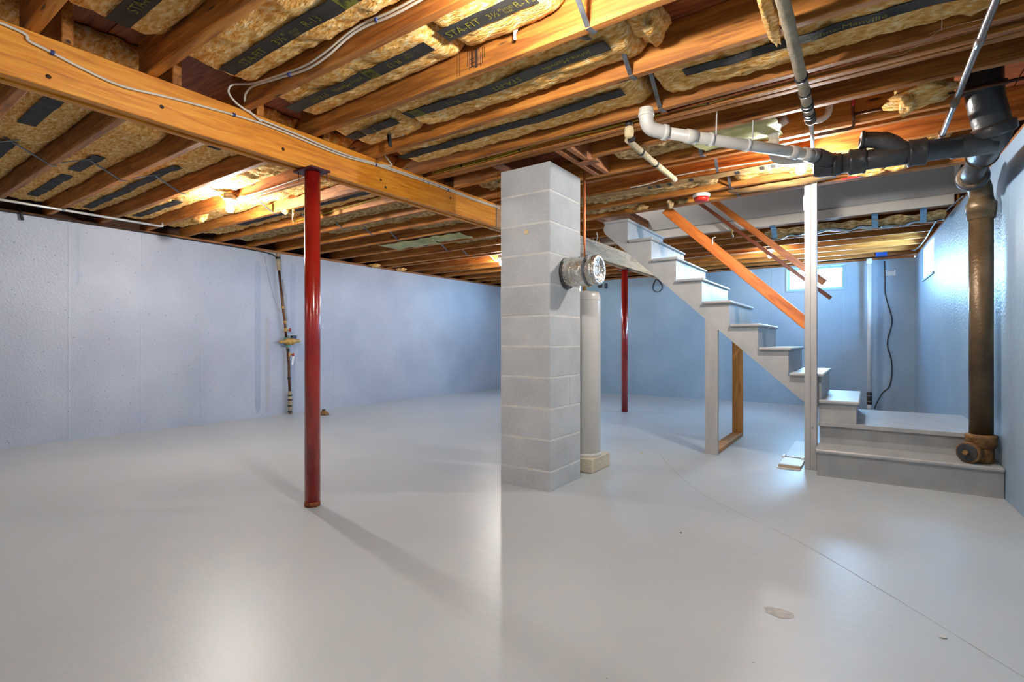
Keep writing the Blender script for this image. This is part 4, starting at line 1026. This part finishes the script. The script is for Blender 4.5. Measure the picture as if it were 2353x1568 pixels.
cable('white_cable', [c1, c2, c3, c4, c5], 'cable_white', 'white electrical cables looping along the orange beam and a joist',
      [((bx, .63, 2.128), (0, 1, -.15)), ((bx, 1.345, 2.140), (0, 1, 0)), ((bx, 2.27, 2.146), (0, 1, 0)), ((bx, 2.98, 2.152), (0, 1, 0)), ((-2.23, 1.376, 2.225), (1, 0, 0)), ((-1.62, 1.376, 2.262), (1, 0, 0))])
cable('white_cable', [[(-2.66, 2.225, 2.285), (-2.58, 2.225, 2.275), (-2.38, 2.225, 2.258), (-2.325, 2.225, 2.285), (-2.36, 2.21, 2.33)]], 'cable_white', 'short white cable stub hooked on the joist above the beam', r=.005)
fp = thing('facing_flap', (-2.38, 2.15, 2.26), 'dark torn flap of facing hanging beside the white cable stub', 'flap')
part('flap', fp, 'strip', MB().grid(lambda u, v: (-2.42 + .055 * v * (1 - .55 * u) + .02 * u, 2.13 + .02 * math.sin(v * 5), 2.245 - .085 * u + .008 * math.sin(v * 7)), 8, 6))
cable('yellow_cable', [[(-2.62, 2.742, 2.20), (-2.35, 2.742, 2.198), (-1.93, 2.742, 2.203), (-1.63, 2.742, 2.225), (-1.42, 2.742, 2.210), (-.83, 2.742, 2.208), (-.65, 2.742, 2.200), (-.45, 2.742, 2.222), (-.28, 2.742, 2.228), (.5, 2.742, 2.25)],
                       [(-2.62, 2.742, 2.212), (-2.35, 2.742, 2.210), (-1.93, 2.742, 2.214), (-1.63, 2.742, 2.233)]], 'cable_yellow', 'yellow electrical cable stapled along the doubled joist above the chimney',
      [((-2.34, 2.742, 2.203), (1, 0, 0)), ((-1.85, 2.742, 2.208), (1, 0, 0)), ((-.68, 2.742, 2.202), (1, 0, 0))], 'cable_black')
cable('yellow_cable', [[(-4.9, 3.052, 2.215), (-4.4, 3.052, 2.225), (-4.0, 3.052, 2.235), (-3.55, 3.052, 2.25), (-3.1, 3.052, 2.265)]], 'cable_yellow', 'yellow electrical cable behind the near red post, left of the beam', r=.006)
cable('white_cable', [[(-1.55, 3.868, 2.195), (-1.42, 3.868, 2.198), (-1.21, 3.868, 2.222), (-.93, 3.868, 2.222), (-.72, 3.868, 2.216), (-.45, 3.868, 2.205)]], 'cable_white', 'white cable along a joist running to the bulb by the cast-iron run')
cable('white_cable', [[(-2.95, 2.282, 2.235), (-3.4, 2.282, 2.225), (-3.9, 2.282, 2.215), (-4.35, 2.282, 2.215), (-4.5, 2.270, 2.212)]], 'cable_white', 'white cable along a joist running to the left bulb')
cable('white_cable', [[(-2.35, 7.62, 2.20), (-1.9, 7.62, 2.21), (-1.5, 7.62, 2.20), (-1.13, 7.61, 2.205)]], 'cable_white', 'white cable along a far joist running to the bulb behind the stairs')
cable('grey_cable', [[(.46, 8.46, 2.17), (.50, 8.38, 2.165), (.535, 7.80, 2.165), (.545, 6.85, 2.165), (.56, 6.25, 2.16), (.60, 5.92, 2.17), (.64, 5.6, 2.175)]], 'cable_grey', 'slack grey cable hanging along the top of the right wall', r=.006)
cable('black_cable', [[(.19, YF - .012, 2.13), (.195, YF - .012, 1.85), (.20, YF - .012, 1.65), (.265, YF - .012, 1.35), (.27, YF - .012, 1.22), (.22, YF - .012, .95), (.265, YF - .012, .72), (.27, YF - .012, .50), (.24, YF - .012, .33), (.17, YF - .012, .25), (.10, YF - .02, .10), (.07, YF - .03, .01)]],
      'cable_black', 'thin black cable hanging down the far wall by the corner', r=.007)
cable('black_cable', [[(-3.13, YF - .015, 2.12), (-3.19, YF - .015, 2.02), (-3.19, YF - .015, 1.92), (-3.11, YF - .015, 1.87), (-3.03, YF - .015, 1.93), (-3.05, YF - .015, 2.02), (-3.12, YF - .02, 2.10)]], 'cable_black', 'black cable loop hanging on the far wall under the pale beam', r=.007)
cable('wall_wire', [[(XL + .02, .4, 2.172), (XL + .02, 1.2, 2.162), (XL + .02, 2.0, 2.168), (XL + .02, 2.7, 2.155), (XL + .02, 3.3, 2.150), (XL + .025, 3.7, 2.130), (XL + .03, 3.80, 2.05), (XL + .04, 3.83, 1.96)]], 'cable_black', 'dark wire running along the top of the left wall to the meter pipe', r=.007)
cable('cobweb', [[(.20, 2.63, 2.20), (.24, 2.60, 2.19), (.30, 2.59, 2.185), (.36, 2.50, 2.14)], [(.235, 2.60, 2.19), (.22, 2.42, 2.22)], [(.235, 2.60, 2.19), (.12, 2.66, 2.16), (.05, 2.7, 2.19)]], 'thread', 'fine dusty cobweb threads strung beside the grey metal pipe', cat='cobweb', r=.0009)

# ------------------------------------------------------------------ bare bulbs on the joists, and unseen ones added for fill
def bulb(x, y, z, yj, label, mat='lit_bulb'):
    t = thing('ceiling_lamp', (x, y, z), label, 'lamp', 'bare bulbs on the joists')
    part('box', t, 'box_steel', MB().lathe([(.046, z + .088), (.05, z + .09), (.05, z + .128), (.046, z + .13)], (x, y, 0), seg=8))
    part('holder', t, 'porcelain', MB().lathe([(.026, z + .042), (.030, z + .046), (.034, z + .066), (.052, z + .075), (.054, z + .088)], (x, y, 0), seg=24))
    part('bulb', t, mat, MB().lathe([(.002, z - .032), (.014, z - .029), (.024, z - .021), (.030, z - .009), (.031, z + .002), (.027, z + .016), (.019, z + .030), (.015, z + .042)], (x, y, 0), seg=12))
bulb(-4.53, 2.237, 2.12, 2.29, 'lit bare bulb under the joists at the left, in front of the left wall', 'strong_bulb')
bulb(-4.473, 6.145, 2.138, 6.20, 'lit bare bulb glinting just past the left edge of the chimney')
bulb(-.3636, 3.825, 2.097, 3.88, 'lit bare bulb below the left end of the black cast-iron run')
bulb(-1.076, 7.575, 2.124, 7.63, 'lit bare bulb behind the stairs handrails', 'weak_bulb')
bulb(-.86, 1.335, 2.095, 1.39, 'lit bare bulb at the top edge of the view above the chimney')
bulb(-4.4, -1.025, 2.12, -.97, 'added fill bulb, unseen behind the camera on the left side', 'dim_bulb')  # added out of view as weak fill light
bulb(-.9, -1.16, 2.12, -1.105, 'added fill bulb, unseen behind the camera on the right side', 'weak_bulb')  # added out of view to brighten the beam and joist faces
bulb(-2.55, 5.3, 3.15, 5.3, 'added unseen lamp over the head of the stairs on the floor above', 'weak_bulb')  # invented, out of view, to brighten the stairwell wall

# ------------------------------------------------------------------ small things
sd = thing('smoke_detector', (-1.125, 4.345, 2.19), 'round white smoke detector with red lower half under the stairwell joist', 'smoke detector')
part('base', sd, 'white_plastic', MB().lathe([(.060, 2.189), (.068, 2.185), (.068, 2.168), (.062, 2.160)], (-1.13, 4.35, 0), seg=28))
part('cover', sd, 'red_plastic', MB().lathe([(.058, 2.161), (.058, 2.140), (.050, 2.130), (.02, 2.128)], (-1.13, 4.35, 0), seg=28))
nt_ = thing('wall_notice', (.25, YF, 1.92), 'small white paper notice stuck on the far wall by the corner', 'notice')
part('sheet', nt_, 'paper', MB().box((.19, YF - .004, 1.918), (.315, YF - .001, 1.998)))
part('heading', nt_, 'ink', MB().box((.215, YF - .0055, 1.976), (.30, YF - .004, 1.990)))
for i in range(4): part('text_line', nt_, 'ink', MB().box((.20, YF - .005, 1.925 + i * .012), (.305 - .01 * (i % 2), YF - .004, 1.9268 + i * .012)))
tag(obj('wall_clip', MB().rbox((-4.14, YF - .03, 2.0), (-4.09, YF - .001, 2.10), .004), 'navy_plastic'), 'dark blue clip on the far wall left of the far red post', 'clip')
tag(obj('wall_bracket', MB().rbox((-4.27, YF - .05, 2.02), (-4.20, YF - .001, 2.13), .004), 'cable_black'), 'small black bracket on the far wall beside the dark blue clip', 'bracket')
tag(obj('pipe_strap', MB().tube([(XL + .02, 1.28, 2.20), (XL + .03, 1.30, 2.10)], .012, 6), 'black_tape'), 'black strap hanging over the top of the left wall', 'strap')
# lumber stamp and nails on the bright joist
for (dx, w_, dz, hh) in ((0, .004, 0, .085), (.010, .010, .012, .07), (.026, .003, 0, .09), (.034, .014, .0, .085), (.054, .003, .016, .07), (.064, .004, .0, .06), (.074, .003, .01, .07), (.084, .002, .03, .05), (-.012, .003, .02, .07), (-.06, .0015, -.01, .13), (-.075, .0015, -.01, .14)):
    part('ink_stamp', ceil, 'stamp_ink', MB().box((-1.49 + dx, 1.7993, 2.205 + dz), (-1.49 + dx + w_, 1.8, 2.205 + dz + hh)))
for z, l in ((2.214, .07), (2.232, .05), (2.25, .03)):
    part('ink_stamp', ceil, 'stamp_ink', MB().box((-1.49, 1.7994, z), (-1.49 + l, 1.8, z + .004)))
# floor marks
def floor_strip(pts, w, mat, name):
    P = spline(pts, 10); m = MB(); vs = []
    for i, p in enumerate(P):
        d = (P[min(i + 1, len(P) - 1)] - P[max(i - 1, 0)]); d.normalize(); n = Vector((-d.y, d.x, 0))
        ww = w * (.6 + .8 * abs(noise.noise((i * .37, 1, 1))))
        vs += [p + n * ww / 2, p - n * ww / 2]
    m.add(vs, [(2 * i, 2 * i + 1, 2 * i + 3, 2 * i + 2) for i in range(len(P) - 1)])
    return part(name, fl, mat, m)
material('crack_line', [srgb(140, 139, 137), srgb(160, 159, 156)], (1, 1, 1), 20, 3, 0.6)
material('scrape', [srgb(160, 158, 154), srgb(182, 180, 176), srgb(196, 194, 190)], (1, 1, 1), 30, 6, 0.6, bump=0.3, bscale=60)
floor_strip([(-1.50, 4.42, .0006), (-1.30, 4.02, .0006), (-.85, 3.35, .0006), (-.30, 2.85, .0006), (.05, 2.45, .0006), (.45, 1.95, .0006)], .004, 'crack_line', 'crack')
sc_ = MB(); n = 26
sc_.add([(-.262 + (.048 + .012 * noise.noise((math.cos(a * 2 * PI / n) * 2, math.sin(a * 2 * PI / n) * 2, 1))) * math.cos(a * 2 * PI / n), 2.045 + (.035 + .01 * noise.noise((math.cos(a * 2 * PI / n) * 2, math.sin(a * 2 * PI / n) * 2, 7))) * math.sin(a * 2 * PI / n), .0008) for a in range(n)], [tuple(range(n))])
part('scrape', fl, 'scrape', sc_)
for i, (x, y, s, lab) in enumerate(((.20, 2.18, .010, 'white paint chip on the floor at the right foreground'), (-1.62, 4.30, .012, 'pale wood chip on the floor between the tank and the stud frame'), (-.78, 2.62, .006, 'tiny dark crumb on the floor in front of the stairs'))):
    clump('floor_chip', (x, y, s * .25), (s, s * .7, s * .25), 40 + i, ('chip', 'foam', 'cable_black')[i], lab, 'chip')

# dangling strip by the top bulb, sagging facing over the stair post, paint patches on the left wall
tag(obj('wood_splinter', MB().tube(spline([(-1.20, 1.775, 2.365), (-1.205, 1.77, 2.31), (-1.215, 1.765, 2.262), (-1.212, 1.762, 2.235)]), [.011] * 8 + [.010] * 8 + [.007] * 9, 8), 'cable_white'),
    'pale thin strip dangling in front of the joist by the top bulb', 'strip')
sheet('facing_sheet', -.92, -.20, 4.335, 4.47, 2.178, 21, 'kraft', 'sagging brown paper facing under the joist just above the stair post', 'sheet', .008, .03, .028)
material('bare_patch', [srgb(154, 163, 184), srgb(164, 172, 192)], (1, 1, 1), 5, 5, 0.5)
material('pale_patch', [srgb(168, 168, 178), srgb(176, 176, 186)], (1, 1, 1), 5, 5, 0.5)
wl = bpy.data.objects['wall_left']
def wall_patch(y0, y1, z0, z1, seed, mat):
    n = 60; vs = []
    for k in range(n):
        a = 2 * PI * k / n; c, d = math.cos(a), math.sin(a)
        m_ = max(abs(c), abs(d)); c /= m_ ** .8; d /= m_ ** .8
        r = 1 + .18 * noise.noise((c * 2.2, d * 2.2 * max(1, (z1 - z0) * 2), seed)) + .10 * noise.noise((c * 7, d * 7 * max(1, (z1 - z0) * 2), seed))
        vs.append((XL + .0006, (y0 + y1) / 2 + (y1 - y0) / 2 * c * r, (z0 + z1) / 2 + (z1 - z0) / 2 * d * (1 + .03 * noise.noise((c * 5, d * 5, seed)))))
    part('paint_patch', wl, mat, MB().add(vs, [tuple(range(n))]))
wall_patch(3.50, 3.58, .05, 2.02, 1.0, 'bare_patch'); wall_patch(3.64, 3.70, .04, 1.3, 2.0, 'pale_patch')
wall_patch(3.99, 4.06, .12, 2.05, 3.0, 'bare_patch'); wall_patch(4.10, 4.34, .70, .92, 4.0, 'bare_patch')
wall_patch(1.70, 1.725, 1.55, 2.12, 6.0, 'bare_patch')
